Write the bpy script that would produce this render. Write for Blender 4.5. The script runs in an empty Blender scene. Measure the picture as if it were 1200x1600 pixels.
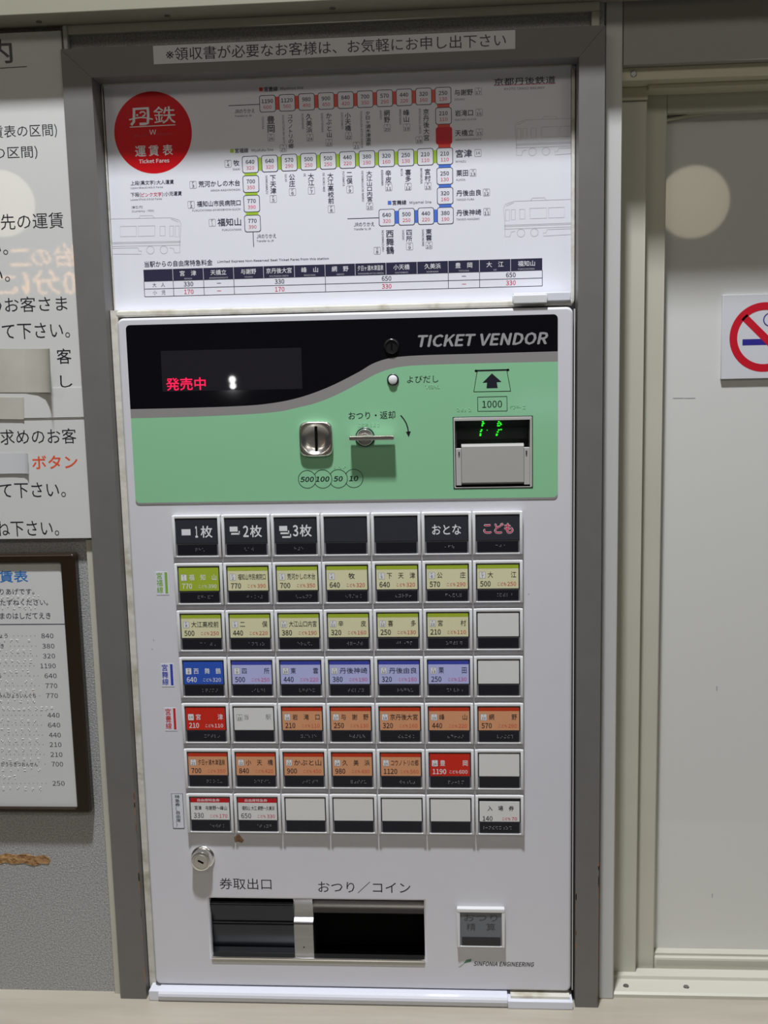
import bpy, bmesh, math, random
from mathutils import Vector, Matrix
random.seed(7)
S = bpy.context.scene
COL = S.collection
# ---------------------------------------------------------------- camera
FPX = 1620.8
c_right = Vector((0.99764, 0.06483, -0.02251)); c_down = Vector((-0.01300, -0.14356, -0.98956)); c_fwd = Vector((-0.06739, 0.98752, -0.14238))
c_right.normalize(); c_fwd.normalize()
c_down = c_fwd.cross(c_right).normalized()
c_right = c_down.cross(c_fwd).normalized()
CP = Vector((0.31055, -1.1247, 1.44127))
cam = bpy.data.cameras.new('camera'); cam_o = bpy.data.objects.new('camera', cam); COL.objects.link(cam_o)
cam.sensor_fit = 'VERTICAL'; cam.sensor_height = 36.0; cam.lens = 36.0 * FPX / 1600.0
cam.clip_start = 0.05
M = Matrix((( c_right.x, -c_down.x, -c_fwd.x, CP.x), (c_right.y, -c_down.y, -c_fwd.y, CP.y), (c_right.z, -c_down.z, -c_fwd.z, CP.z), (0, 0, 0, 1)))
cam_o.matrix_world = M
S.camera = cam_o
# ---------------------------------------------------------------- light and exposure
S.view_settings.view_transform = 'Standard'; S.view_settings.look = 'None'
S.view_settings.gamma = 1; S.view_settings.use_curve_mapping = False
S.view_settings.exposure = 0.0
w = bpy.data.worlds.new('hall_air'); S.world = w; w.use_nodes = True
w.node_tree.nodes['Background'].inputs[0].default_value = (0.80, 0.83, 0.95, 1)
w.node_tree.nodes['Background'].inputs[1].default_value = 0.03
def area(name, loc, size, power, color, tgt, sy=None):
    l = bpy.data.lights.new(name, 'AREA'); l.energy = power; l.color = color; l.size = size
    if sy: l.shape = 'RECTANGLE'; l.size_y = sy
    o = bpy.data.objects.new(name, l); COL.objects.link(o); o.location = loc
    o.rotation_euler = (Vector(tgt) - Vector(loc)).to_track_quat('-Z', 'Y').to_euler()
    return o
area('ceiling_tube_light', (0.2, -0.77, 3.55), 0.16, 92, (0.93, 0.96, 1.0), (0.3, -0.2, 0.5), 0.13)
for i, (lx, ly) in enumerate(((-1.6, -3.3), (2.1, -3.3), (0.3, -3.9))):
    area('hall_fill', (lx, ly, 3.5), 1.2, 10.5, (1.0, 0.935, 0.84), (0.3, 0, 1.2), 0.5)  # unseen area lights added as soft ambient fill
# ---------------------------------------------------------------- helpers
def W(px, py, Y):
    d = c_right * (px - 600) + c_down * (py - 800) + c_fwd * FPX
    return CP + d * ((Y - CP.y) / d.y)
def X_(px, py, Y): return W(px, py, Y).x
def Z_(px, py, Y): return W(px, py, Y).z
def sc(px, py, Y):
    a = W(px, py, Y); b = W(px + 1, py, Y); c = W(px, py + 1, Y)
    return b.x - a.x, a.z - c.z
MATS = {}
def mat(name, col, rough=0.5, metal=0.0, spec=0.5, emit=None, es=0.0, coat=0.0, noise=None, bump=None, alpha=None):
    if name in MATS: return MATS[name]
    m = bpy.data.materials.new(name); m.use_nodes = True; nt = m.node_tree; b = nt.nodes['Principled BSDF']
    b.inputs['Base Color'].default_value = (*col, 1); b.inputs['Roughness'].default_value = rough
    b.inputs['Metallic'].default_value = metal; b.inputs['Specular IOR Level'].default_value = spec
    if coat: b.inputs['Coat Weight'].default_value = coat; b.inputs['Coat Roughness'].default_value = 0.04
    if emit: b.inputs['Emission Color'].default_value = (*emit, 1); b.inputs['Emission Strength'].default_value = es
    if noise or bump:
        tc = nt.nodes.new('ShaderNodeTexCoord')
    if noise:   # (scale, colour2, lo, hi, stretch)
        mp = nt.nodes.new('ShaderNodeMapping'); nt.links.new(tc.outputs['Object'], mp.inputs[0])
        mp.inputs['Scale'].default_value = noise[4] if len(noise) > 4 else (1, 1, 1)
        n = nt.nodes.new('ShaderNodeTexNoise'); n.inputs['Scale'].default_value = noise[0]; n.inputs['Detail'].default_value = 3
        nt.links.new(mp.outputs[0], n.inputs['Vector'])
        r = nt.nodes.new('ShaderNodeValToRGB'); r.color_ramp.elements[0].position = noise[2]; r.color_ramp.elements[1].position = noise[3]
        r.color_ramp.elements[0].color = (*noise[1], 1); r.color_ramp.elements[1].color = (*col, 1)
        nt.links.new(n.outputs['Fac'], r.inputs[0]); nt.links.new(r.outputs[0], b.inputs['Base Color'])
    if bump:    # (scale, strength, distance)
        n = nt.nodes.new('ShaderNodeTexNoise'); n.inputs['Scale'].default_value = bump[0]; n.inputs['Detail'].default_value = 2
        nt.links.new(tc.outputs['Object'], n.inputs['Vector'])
        bp = nt.nodes.new('ShaderNodeBump'); bp.inputs['Strength'].default_value = bump[1]; bp.inputs['Distance'].default_value = bump[2]
        nt.links.new(n.outputs['Fac'], bp.inputs['Height']); nt.links.new(bp.outputs[0], b.inputs['Normal'])
    MATS[name] = m
    return m
def srgb(r, g, b):
    f = lambda c: (c / 255 / 12.92) if c / 255 <= 0.04045 else ((c / 255 + 0.055) / 1.055) ** 2.4
    return (f(r), f(g), f(b))
laminate = mat('grey_stipple_laminate', (0.42, 0.422, 0.42), 0.42, noise=(560, (0.25, 0.25, 0.25), 0.36, 0.64), bump=(520, 0.55, 0.0012))
grey_paint = mat('grey_frame_paint', (0.150, 0.144, 0.138), 0.45, noise=(30, (0.138, 0.132, 0.126), 0.3, 0.7))
beige = mat('beige_steel', (0.50, 0.485, 0.41), 0.42, noise=(9, (0.47, 0.455, 0.38), 0.3, 0.7))
beige_dk = mat('ivory_steel', (0.56, 0.53, 0.38), 0.40)
lintel_m = mat('lintel_steel', (0.30, 0.29, 0.265), 0.42)
pillar_m = mat('pale_grey_steel', (0.50, 0.50, 0.49), 0.38)
dark = mat('dark_gap', (0.012, 0.012, 0.014), 0.7)
white_door = mat('machine_white', (0.62, 0.615, 0.66), 0.28, noise=(7, (0.60, 0.597, 0.64), 0.3, 0.7))
trim_w = mat('trim_white', (0.66, 0.67, 0.74), 0.22)
seal = mat('cream_sealant', (0.62, 0.60, 0.53), 0.6, noise=(45, (0.45, 0.41, 0.32), 0.30, 0.48), bump=(60, 0.5, 0.002))
poster_m = mat('poster_white', (0.74, 0.745, 0.80), 0.05)
sign_m = mat('sign_white', (0.60, 0.60, 0.585), 0.025)
paper = mat('label_paper', (0.62, 0.62, 0.64), 0.6)
ink = mat('black_ink', (0.012, 0.012, 0.022), 0.35)
navy = mat('navy_ink', (0.022, 0.022, 0.055), 0.35)
pink = mat('crimson_ink', (0.60, 0.03, 0.09), 0.35)
redink = mat('red_ink', (0.62, 0.022, 0.012), 0.35)
rail_red = mat('line_red', (0.66, 0.055, 0.03), 0.35)
disc_red = mat('disc_red', (0.62, 0.006, 0.012), 0.22)
box_red = mat('station_red', (0.55, 0.004, 0.02), 0.3)
rail_green = mat('line_green', (0.33, 0.52, 0.035), 0.35)
rail_blue = mat('line_blue', (0.07, 0.16, 0.60), 0.35)
faint = mat('faint_grey_ink', (0.50, 0.49, 0.52), 0.4)
faintred = mat('faint_red_ink', (0.36, 0.03, 0.04), 0.4)
white_ink = mat('white_ink', (0.72, 0.72, 0.74), 0.35)
grey_ink = mat('grey_ink', (0.22, 0.22, 0.24), 0.35)
silver_ink = mat('silver_ink', (0.36, 0.35, 0.37), 0.35)
orange_ink = mat('orange_red_ink', (0.70, 0.085, 0.03), 0.35)
blue_ink = mat('blue_ink', (0.03, 0.17, 0.48), 0.35)
panel_black = mat('panel_black', (0.004, 0.004, 0.006), 0.06, spec=0.35)
panel_grey = mat('panel_grey', (0.26, 0.245, 0.245), 0.2)
panel_green = mat('panel_green', (0.255, 0.535, 0.315), 0.10)
chrome = mat('chrome', (0.80, 0.78, 0.75), 0.26, 1.0)
steel = mat('brushed_steel', (0.42, 0.42, 0.44), 0.27, 1.0, noise=(3, (0.34, 0.34, 0.36), 0.3, 0.7, (1, 40, 40)))
dark_steel = mat('dark_steel', (0.055, 0.058, 0.068), 0.24, 1.0)
cavity = mat('cavity_black', (0.003, 0.003, 0.003), 0.9, spec=0.05)
btn_w = mat('button_white_plastic', (0.66, 0.66, 0.67), 0.2)
btn_dark = mat('button_window', (0.030, 0.032, 0.042), 0.15)
btn_grey = mat('button_inner_edge', (0.17, 0.175, 0.20), 0.2)
strip_m = mat('braille_strip', (0.013, 0.013, 0.018), 0.16)
strip_dot = mat('braille_dot', (0.16, 0.16, 0.17), 0.2)
lt_grey = mat('bill_slot_plastic', (0.46, 0.45, 0.43), 0.3)
lt_grey2 = mat('bill_door_plastic', (0.42, 0.41, 0.39), 0.35)
slot_dark = mat('slot_dark_plastic', (0.035, 0.037, 0.042), 0.25)
green_led = mat('green_led', (0.0, 0.3, 0.0), 0.4, emit=(0.03, 1.0, 0.03), es=1.3)
red_led = mat('red_led', (0.3, 0.0, 0.02), 0.4, emit=(1.0, 0.015, 0.09), es=0.95)
orange_led = mat('orange_led', (0.3, 0.15, 0.02), 0.4, emit=(1.0, 0.50, 0.16), es=13.0)
globe_m = mat('globe_paper', (0.8, 0.75, 0.6), 0.8, emit=(1.0, 0.90, 0.62), es=3.6, bump=(30, 0.5, 0.01))
lamp_m = mat('lamp_glow', (0.9, 0.9, 0.9), 0.5, emit=(1, 1, 1), es=26)
streak_glow = mat('streak_pane_glow', (0.6, 0.7, 0.8), 0.4, emit=(0.62, 0.86, 1.0), es=3.0)  # glow of a pane added behind the viewer for its reflection
tape_m = mat('tape_paper', (0.50, 0.49, 0.43), 0.5, noise=(22, (0.44, 0.42, 0.36), 0.35, 0.65))
tape2_m = mat('paper_patch_white', (0.56, 0.57, 0.58), 0.45)
brown = mat('bare_board', (0.42, 0.24, 0.10), 0.85, noise=(120, (0.25, 0.13, 0.05), 0.35, 0.65), bump=(150, 1.0, 0.003))
chip_m = mat('brown_chip', (0.36, 0.24, 0.13), 0.85, noise=(250, (0.20, 0.12, 0.07), 0.35, 0.65), bump=(200, 1.0, 0.002))
bframe_m = mat('brown_black_frame', (0.022, 0.014, 0.008), 0.22)
fboard_m = mat('braille_board_white', (0.60, 0.605, 0.60), 0.3)
counter_m = mat('pale_wood_laminate', (0.42, 0.38, 0.31), 0.26, noise=(6, (0.36, 0.325, 0.262), 0.3, 0.7, (1, 8, 1)))
door_panel_m = mat('door_panel_white', (0.60, 0.597, 0.575), 0.03)
floor_m = mat('hall_floor', (0.25, 0.24, 0.22), 0.5)
hall_m = mat('hall_wall', (0.16, 0.14, 0.12), 0.7)
nsred = mat('no_smoking_red', (0.50, 0.008, 0.022), 0.3)
nsblue = mat('no_smoking_blue', (0.028, 0.020, 0.24), 0.3)

def link(name, me, parent=None, mats=None):
    o = bpy.data.objects.new(name, me); COL.objects.link(o)
    if mats:
        for m in mats: me.materials.append(m)
    if parent: o.parent = parent; o.matrix_parent_inverse = Matrix.Translation(parent.location).inverted()
    return o
def thing(name, label, cat, loc=(0, 0, 0), group=None):
    o = bpy.data.objects.new(name, None); COL.objects.link(o); o.location = loc; o.empty_display_size = 0.02
    o['label'] = label; o['category'] = cat
    if group: o['group'] = group
    return o
def tag(o, label, cat, group=None):
    o['label'] = label; o['category'] = cat
    if group: o['group'] = group
    return o
def struct(o): o['kind'] = 'structure'; return o
def flat_planes(me):
    """large axis-facing faces keep true flat normals so that mirrored things stay undistorted"""
    for p in me.polygons:
        if max(abs(c_) for c_ in p.normal) > 0.9999:
            p.use_smooth = False
    cnt = {}
    for p in me.polygons:
        for ek in p.edge_keys: cnt.setdefault(ek, []).append(p.use_smooth)
    for e_ in me.edges:
        f_ = cnt.get(e_.key, [])
        if len(f_) == 2 and f_[0] != f_[1]: e_.use_edge_sharp = True
def finish(bm, name, m, parent=None, smooth=False):
    bmesh.ops.recalc_face_normals(bm, faces=bm.faces)
    me = bpy.data.meshes.new(name); bm.to_mesh(me); bm.free()
    if smooth:
        for p in me.polygons: p.use_smooth = True
        me.set_sharp_from_angle(angle=math.radians(40)); flat_planes(me)
    return link(name, me, parent, m if isinstance(m, (list, tuple)) else [m])
def add_box(bm, x0, x1, y0, y1, z0, z1, bev=0.0, seg=2):
    r = bmesh.ops.create_cube(bm, size=1.0)
    for v in r['verts']:
        v.co = Vector(((x0 + x1) / 2 + v.co.x * (x1 - x0), (y0 + y1) / 2 + v.co.y * (y1 - y0), (z0 + z1) / 2 + v.co.z * (z1 - z0)))
    if bev:
        es = list({e for v in r['verts'] for e in v.link_edges})
        bmesh.ops.bevel(bm, geom=es, offset=bev, segments=seg, profile=0.5, affect='EDGES')
def box(name, x0, x1, y0, y1, z0, z1, m, parent=None, bev=0.0, seg=2):
    bm = bmesh.new(); add_box(bm, x0, x1, y0, y1, z0, z1, bev, seg)
    return finish(bm, name, m, parent, bev > 0)
def prism(name, pts, y0, y1, m, parent=None):
    """convex or simple outline (x,z) given thickness between y0 (front) and y1"""
    bm = bmesh.new()
    a = [bm.verts.new((p[0], y0, p[1])) for p in pts]; b = [bm.verts.new((p[0], y1, p[1])) for p in pts]
    bm.faces.new(a); bm.faces.new(b[::-1]); n = len(pts)
    for i in range(n): bm.faces.new((a[i], b[i], b[(i + 1) % n], a[(i + 1) % n]))
    bmesh.ops.triangulate(bm, faces=[f for f in bm.faces if len(f.verts) > 4])
    return finish(bm, name, m, parent)
def extrude_profile(name, prof, x0, x1, m, parent=None, smooth=True):
    """closed profile of (y,z) points swept along X"""
    bm = bmesh.new()
    a = [bm.verts.new((x0, p[0], p[1])) for p in prof]; b = [bm.verts.new((x1, p[0], p[1])) for p in prof]
    n = len(prof)
    for i in range(n): bm.faces.new((a[i], b[i], b[(i + 1) % n], a[(i + 1) % n]))
    bm.faces.new(a); bm.faces.new(b[::-1])
    return finish(bm, name, m, parent, smooth)
def lathe(name, prof, cx, cz, yf, m, parent=None, n=40):
    """prof: (radius, depth forward of yf); axis along -Y"""
    bm = bmesh.new(); rings = []
    for r, h in prof:
        if r < 1e-6: rings.append([bm.verts.new((cx, yf - h, cz))])
        else: rings.append([bm.verts.new((cx + r * math.cos(2 * math.pi * k / n), yf - h, cz + r * math.sin(2 * math.pi * k / n))) for k in range(n)])
    for a, b in zip(rings[:-1], rings[1:]):
        for k in range(n):
            if len(b) == 1: bm.faces.new((a[k], a[(k + 1) % n], b[0]))
            elif len(a) == 1: bm.faces.new((a[0], b[k], b[(k + 1) % n]))
            else: bm.faces.new((a[k], a[(k + 1) % n], b[(k + 1) % n], b[k]))
    return finish(bm, name, m, parent, True)
def rrect(x0, x1, z0, z1, r, n=6):
    out = []
    for cx, cz, a0 in ((x1 - r, z1 - r, 0), (x0 + r, z1 - r, 90), (x0 + r, z0 + r, 180), (x1 - r, z0 + r, 270)):
        for k in range(n + 1):
            a = math.radians(a0 + 90 * k / n); out.append((cx + r * math.cos(a), cz + r * math.sin(a)))
    return out
DG = bpy.context.evaluated_depsgraph_get
def plate(name, outline, holes, yf, th, m, parent=None, bev=0.0):
    """flat plate in XZ with holes, front face at yf, thickness th"""
    cu = bpy.data.curves.new('tmp', 'CURVE'); cu.dimensions = '2D'; cu.fill_mode = 'BOTH'
    for poly in [outline] + holes:
        s = cu.splines.new('POLY'); s.points.add(len(poly) - 1); s.use_cyclic_u = True
        for p, q in zip(s.points, poly): p.co = (q[0], q[1], 0, 1)
    cu.extrude = th / 2 - bev; cu.bevel_depth = bev; cu.bevel_resolution = 2; cu.offset = -bev
    ob = bpy.data.objects.new('tmp', cu); COL.objects.link(ob)
    me = bpy.data.meshes.new_from_object(ob.evaluated_get(DG()))
    bpy.data.objects.remove(ob); bpy.data.curves.remove(cu)
    for v in me.vertices:
        x, y, z = v.co; v.co = (x, yf + th / 2 - z, y)
    me.materials.clear()
    bm = bmesh.new(); bm.from_mesh(me); bmesh.ops.remove_doubles(bm, verts=bm.verts, dist=1e-6)
    bmesh.ops.recalc_face_normals(bm, faces=bm.faces); bm.to_mesh(me); bm.free()
    for p in me.polygons: p.use_smooth = True
    me.set_sharp_from_angle(angle=math.radians(35)); flat_planes(me)
    me.name = name
    return link(name, me, parent, [m])
# ------ flat printing: letters and rules collected into one mesh per thing
_cache = {}
try:      # the sans that ships inside Blender; its built-in face otherwise
    import os
    FONT = bpy.data.fonts.load(os.path.join(bpy.utils.resource_path('LOCAL'), 'datafiles', 'fonts', 'Noto Sans CJK Regular.woff2'))
except Exception:
    FONT = None
GL = {}
PITCH = {}
FIT = []
EM = 1.0
def write(lines, gap, font=None):
    """outline of the given lines, one evaluation for all of them"""
    cu = bpy.data.curves.new('pen', 'FONT'); cu.resolution_u = 2; cu.space_line = gap
    if font: cu.font = font
    cu.body = '\n'.join(lines)
    ob = bpy.data.objects.new('pen', cu); COL.objects.link(ob)
    me = bpy.data.meshes.new_from_object(ob.evaluated_get(DG()))
    vs = [(v.co.x, v.co.y) for v in me.vertices]; fs = [tuple(p.vertices) for p in me.polygons]
    bpy.data.meshes.remove(me); bpy.data.objects.remove(ob); bpy.data.curves.remove(cu)
    return vs, fs
def measure(new, font):
    """shape and advance of each character, read from lines holding it alone and before a bar"""
    key = font is not None
    if key not in PITCH:
        ys = [y for x, y in write(['|', '|'], 3.0, font)[0]]; half = sum(ys) / len(ys)
        up = [y for y in ys if y > half]; PITCH[key] = (max(ys) - min(ys)) - (max(up) - min(up))
    pitch = PITCH[key]
    lines = ['|']
    for c in new: lines += [c, c + '|']
    vs, fs = write(lines, 3.0, font)
    row = [int(round((0.35 - y) / pitch)) for x, y in vs]
    n = len(lines); xmax = [-1e9] * n; loc = [[] for _ in range(n)]; idx = {}
    for q_, ((x, y), r) in enumerate(zip(vs, row)):
        xmax[r] = max(xmax[r], x); idx[q_] = len(loc[r]); loc[r].append((x, y + r * pitch))
    fr = [[] for _ in range(n)]
    for f in fs: fr[row[f[0]]].append(tuple(idx[a] for a in f))
    return {c: (loc[1 + 2 * i], fr[1 + 2 * i], xmax[2 + 2 * i] - xmax[0]) for i, c in enumerate(new)}
def prepare(chars):
    """cache characters; Latin letters and figures are fitted to the scale of the Japanese ones"""
    global EM
    if '口' not in GL:
        GL.update(measure(['口', ' '], None)); EM = GL['口'][2]
        if FONT:
            ref = measure(['口'], FONT)['口']; k = EM / ref[2]
            FIT.append((k, min(y for x, y in GL['口'][0]) - k * min(y for x, y in ref[0])))
    new = [c for c in dict.fromkeys(chars) if c not in GL]
    latin = [c for c in new if ord(c) < 127]; rest = [c for c in new if ord(c) >= 127]
    if rest: GL.update(measure(rest, None))
    if latin and FONT:
        k, dy = FIT[0]
        for c, (v, f, a) in measure(latin, FONT).items(): GL[c] = ([(x * k, y * k + dy) for x, y in v], f, a * k)
    elif latin: GL.update(measure(latin, None))
def glyphs(s, bold, vertical=False):
    key = (s, bold, vertical)
    if key in _cache: return _cache[key]
    prepare(s)
    vs = []; fs = []
    if vertical:
        for r, ch in enumerate(s):
            g = GL[ch]; k = len(vs); mid = EM / 2
            vs += [(x - mid, y - r * EM) for x, y in g[0]]; fs += [tuple(a + k for a in f) for f in g[1]]
    else:
        pen = 0.0
        for ch in s:
            g = GL[ch]; k = len(vs)
            vs += [(x + pen, y) for x, y in g[0]]; fs += [tuple(a + k for a in f) for f in g[1]]; pen += g[2]
    if bold > 0:      # heavier strokes: overlaid copies a hair apart
        n0 = len(vs); f0 = list(fs); v0 = list(vs); vs = []; fs = []; d = bold * 1.1
        for j, (dx, dy) in enumerate(((-d, 0), (d, 0), (0, d), (0, -d))):
            vs += [(x + dx, y + dy) for x, y in v0]; fs += [tuple(a + j * n0 for a in f) for f in f0]
    xs = [v[0] for v in vs]; ys = [v[1] for v in vs]
    x0, x1, y0, y1 = min(xs), max(xs), min(ys), max(ys)
    vs = [((v[0] - x0) / max(x1 - x0, 1e-9) - .5, (v[1] - y0) / max(y1 - y0, 1e-9) - .5) for v in vs]
    _cache[key] = (vs, fs, (n0 if bold > 0 else len(vs))); return _cache[key]
class Print:
    def __init__(s, Y): s.Y = Y; s.v = []; s.f = []; s.mi = []; s.mats = []; s.todo = []
    def _m(s, m):
        if m not in s.mats: s.mats.append(m)
        return s.mats.index(m)
    def raw(s, pts, faces, m, dy=0.0):
        k = len(s.v); s.v += [(p[0], s.Y - dy * 0.3 - (p[2] if len(p) > 2 else 0), p[1]) for p in pts]; i = s._m(m)
        for f in faces: s.f.append(tuple(k + a for a in f)); s.mi.append(i)
    def text_w(s, t, *a, **k): s.todo.append((t, a, k))      # written when the print is built
    def _text(s, t, cx, cz, wd, h, m, bold=0.0, vertical=False, rot=0, shear=0.0, dy=0.0):
        vs, fs, n0 = glyphs(t, bold, vertical)
        out = []
        for j, (x, y) in enumerate(vs):
            a, b = x * wd + shear * y * h, y * h
            if rot: a, b = b, -a        # reads top to bottom
            out.append((cx + a, cz + b, (j // n0) * 0.000006))
        s.raw(out, fs, m, dy)
    def T(s, t, x0, x1, yc, h, m, bold=0.0, shear=0.0, dy=0.0):
        """ink box: pixels x0..x1, centre yc, height h"""
        cx = (x0 + x1) / 2; p = W(cx, yc, s.Y); a, b = sc(cx, yc, s.Y)
        s.text_w(t, p.x, p.z, (x1 - x0) * a, h * b, m, bold, shear=shear, dy=dy)
    def V(s, t, xc, y0, y1, wd, m, bold=0.0):
        yc = (y0 + y1) / 2; p = W(xc, yc, s.Y); a, b = sc(xc, yc, s.Y)
        s.text_w(t, p.x, p.z, wd * a, (y1 - y0) * b, m, bold, vertical=True)
    def R(s, t, xc, y0, y1, h, m, bold=0.0):
        yc = (y0 + y1) / 2; p = W(xc, yc, s.Y); a, b = sc(xc, yc, s.Y)
        s.text_w(t, p.x, p.z, (y1 - y0) * b, h * a, m, bold, rot=1)
    def rect(s, x0, x1, z0, z1, m, dy=0.0): s.raw([(x0, z0), (x1, z0), (x1, z1), (x0, z1)], [(0, 1, 2, 3)], m, dy)
    def rpx(s, xc, yc, wpx, hpx, m, dy=0.0):
        p = W(xc, yc, s.Y); a, b = sc(xc, yc, s.Y)
        s.rect(p.x - wpx * a / 2, p.x + wpx * a / 2, p.z - hpx * b / 2, p.z + hpx * b / 2, m, dy)
    def poly(s, pts, m, dy=0.0): s.raw(pts, [tuple(range(len(pts)))], m, dy)
    def ring(s, outer, inner, m, dy=0.0):
        n = len(outer); s.raw(list(outer) + list(inner), [(i, (i + 1) % n, n + (i + 1) % n, n + i) for i in range(n)], m, dy)
    def line(s, a, b, wd, m, dy=0.0):
        a = Vector(a); b = Vector(b); d = (b - a); n = Vector((-d.y, d.x)).normalized() * wd / 2
        s.poly([tuple(a + n), tuple(a - n), tuple(b - n), tuple(b + n)], m, dy)
    def lpx(s, a, b, wpx, m, dy=0.0):
        p, q = W(*a, s.Y), W(*b, s.Y); s.line((p.x, p.z), (q.x, q.z), wpx * sc(*a, s.Y)[0], m, dy)
    def curve(s, pts, wd, m, dy=0.0):
        n = len(pts); L = []; R = []
        for i in range(n):
            a = Vector(pts[max(i - 1, 0)]); b = Vector(pts[min(i + 1, n - 1)]); d = (b - a).normalized(); nn = Vector((-d.y, d.x)) * wd / 2
            p = Vector(pts[i]); L.append(tuple(p + nn)); R.append(tuple(p - nn))
        s.raw(L + R, [(i, i + 1, n + i + 1, n + i) for i in range(n - 1)], m, dy)
    def circ(s, xc, yc, r, wpx, m, dy=0.0, n=40, fill=None):
        p = W(xc, yc, s.Y); a, b = sc(xc, yc, s.Y); r *= b; t = wpx * b
        o = [(p.x + r * math.cos(6.28318 * k / n), p.z + r * math.sin(6.28318 * k / n)) for k in range(n)]
        if fill: s.poly(o, fill, dy)
        if wpx:
            i = [(p.x + (r - t) * math.cos(6.28318 * k / n), p.z + (r - t) * math.sin(6.28318 * k / n)) for k in range(n)]
            s.ring(o, i, m, dy + 0.00003)
    def build(s, name, parent=None):
        prepare(''.join(t[0] for t in s.todo))
        for t, a, k in s.todo: s._text(t, *a, **k)
        me = bpy.data.meshes.new(name); me.from_pydata(s.v, [], s.f)
        for m in s.mats: me.materials.append(m)
        me.polygons.foreach_set('material_index', s.mi); me.update()
        bm = bmesh.new(); bm.from_mesh(me)
        bm.normal_update()
        for f in bm.faces:
            if f.normal.y > 0: f.normal_flip()
        bm.to_mesh(me); bm.free()
        return link(name, me, parent)

# depths (metres; wall face at y = 0, viewer at negative y)
YF = -0.014      # front of grey surround
YS = -0.0100     # sign boards front
YP = 0.003       # pillar front
YPOST = 0.0145    # fare map front
YD = -0.0075     # machine door front
YB = -0.014      # button fronts
YJ = 0.043       # jamb
YST = 0.058      # sliding door stile
YG = 0.075       # door panel
ZC = (Z_(100, 1547, 0.0) + Z_(195, 1561, YF)) / 2   # counter top
# ================================================================ structure
zt = Z_(300, 60, 0)
struct(box('wall_back', -1.6, X_(940, 800, 0), 0.0, 0.008, 0.0, 2.6, laminate))
bpy.data.objects['wall_back'].name = 'wall_front'
wf = bpy.data.objects['wall_front']
# the machine recess is built by real pieces: re-cut the wall around the opening
bpy.data.objects.remove(wf)
fx0 = X_(143, 840, YF); fx1 = X_(940, 840, YF)
ox0 = fx0 + 0.012; ox1 = fx1 - 0.012; oz1 = Z_(520, 57, YF) - 0.012
wx1 = X_(940, 600, 0.0)
wall = plate('wall_front', [(-1.7, ZC), (wx1, ZC), (wx1, 2.6), (-1.7, 2.6)], [[(ox0, ZC + 0.0), (ox1, ZC + 0.0), (ox1, oz1), (ox0, oz1)][::1]] if False else [], 0.0, 0.002, laminate)
me_old = wall.data; bpy.data.objects.remove(wall)
bm = bmesh.new()
add_box(bm, -1.7, ox0, 0, 0.012, ZC, 2.6); add_box(bm, ox1, wx1, 0, 0.012, ZC, 2.6); add_box(bm, ox0, ox1, 0, 0.012, oz1, 2.6)
wall = struct(finish(bm, 'wall_front', laminate))
# bare brown scar where the laminate has torn
sp = [(-6, 1338), (10, 1333), (24, 1336), (40, 1334), (56, 1338), (70, 1336), (79, 1343), (76, 1350), (66, 1349), (52, 1353), (38, 1348), (22, 1350), (8, 1347), (-6, 1352)]
prism('torn_patch', [(W(x, y, 0).x, W(x, y, 0).z) for x, y in sp], -0.0006, 0.001, brown, wall)
# header beam above everything
zh = Z_(0, 49, 0.0) ; zh = (zh + Z_(800, 9, 0.0)) / 2
hdr = struct(box('trim_1', -1.7, 1.9, -0.043, 0.0, zh, 2.6, mat('header_olive_steel', (0.27, 0.255, 0.195), 0.45), None, 0.001))
bm = bmesh.new()
for px in (62, 262, 520):
    p = W(px, 40 - px * 0.055, -0.02); bmesh.ops.create_cone(bm, cap_ends=True, segments=12, radius1=0.003, radius2=0.003, depth=0.001, matrix=Matrix.Translation((p.x, -0.022, zh - 0.0005)))
finish(bm, 'screw', steel, hdr)
# thin beige moulding between header and laminate band
z1 = Z_(300, 46, 0.0) ; z0 = (Z_(112, 61, 0) + Z_(900, 17, 0)) / 2
trx0 = X_(108, 60, 0); trx1 = X_(923, 25, 0)
struct(box('trim_2', trx0, X_(937, 20, -0.006), -0.006, 0.0, z0, zh, beige, None, 0.0008))
struct(box('trim_3', trx1, X_(937, 30, -0.006), -0.006, 0.0, oz1, z0, beige, None, 0.0008))
# grey vertical edge strip between sign and band, top left
struct(box('trim_4', X_(98, 60, -0.008), X_(106, 60, -0.008), -0.009, 0.0, Z_(100, 80, -0.008), zh, pillar_m, None, 0.002))
# beige edge strip showing left of the grey surround lower down
struct(box('trim_5', X_(151, 1100, -0.003), fx0 + 0.002, -0.004, 0.0, ZC, Z_(143, 842, 0), beige, None, 0.0005))
# right-hand pillar
px0 = X_(941, 800, YP); px1 = X_(966, 800, YP)
struct(box('trim_6', px0, px1, YP, 0.16, ZC, zh + 0.25, pillar_m, None, 0.0012))
# lintel panel over the hatch
zl = (Z_(968, 101, YP + 0.001) + Z_(1195, 94, YP + 0.001)) / 2
struct(box('trim_7', px1 + 0.0006, 1.9, YP + 0.001, 0.16, zl, zh + 0.25, lintel_m, None, 0.0008))
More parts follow.
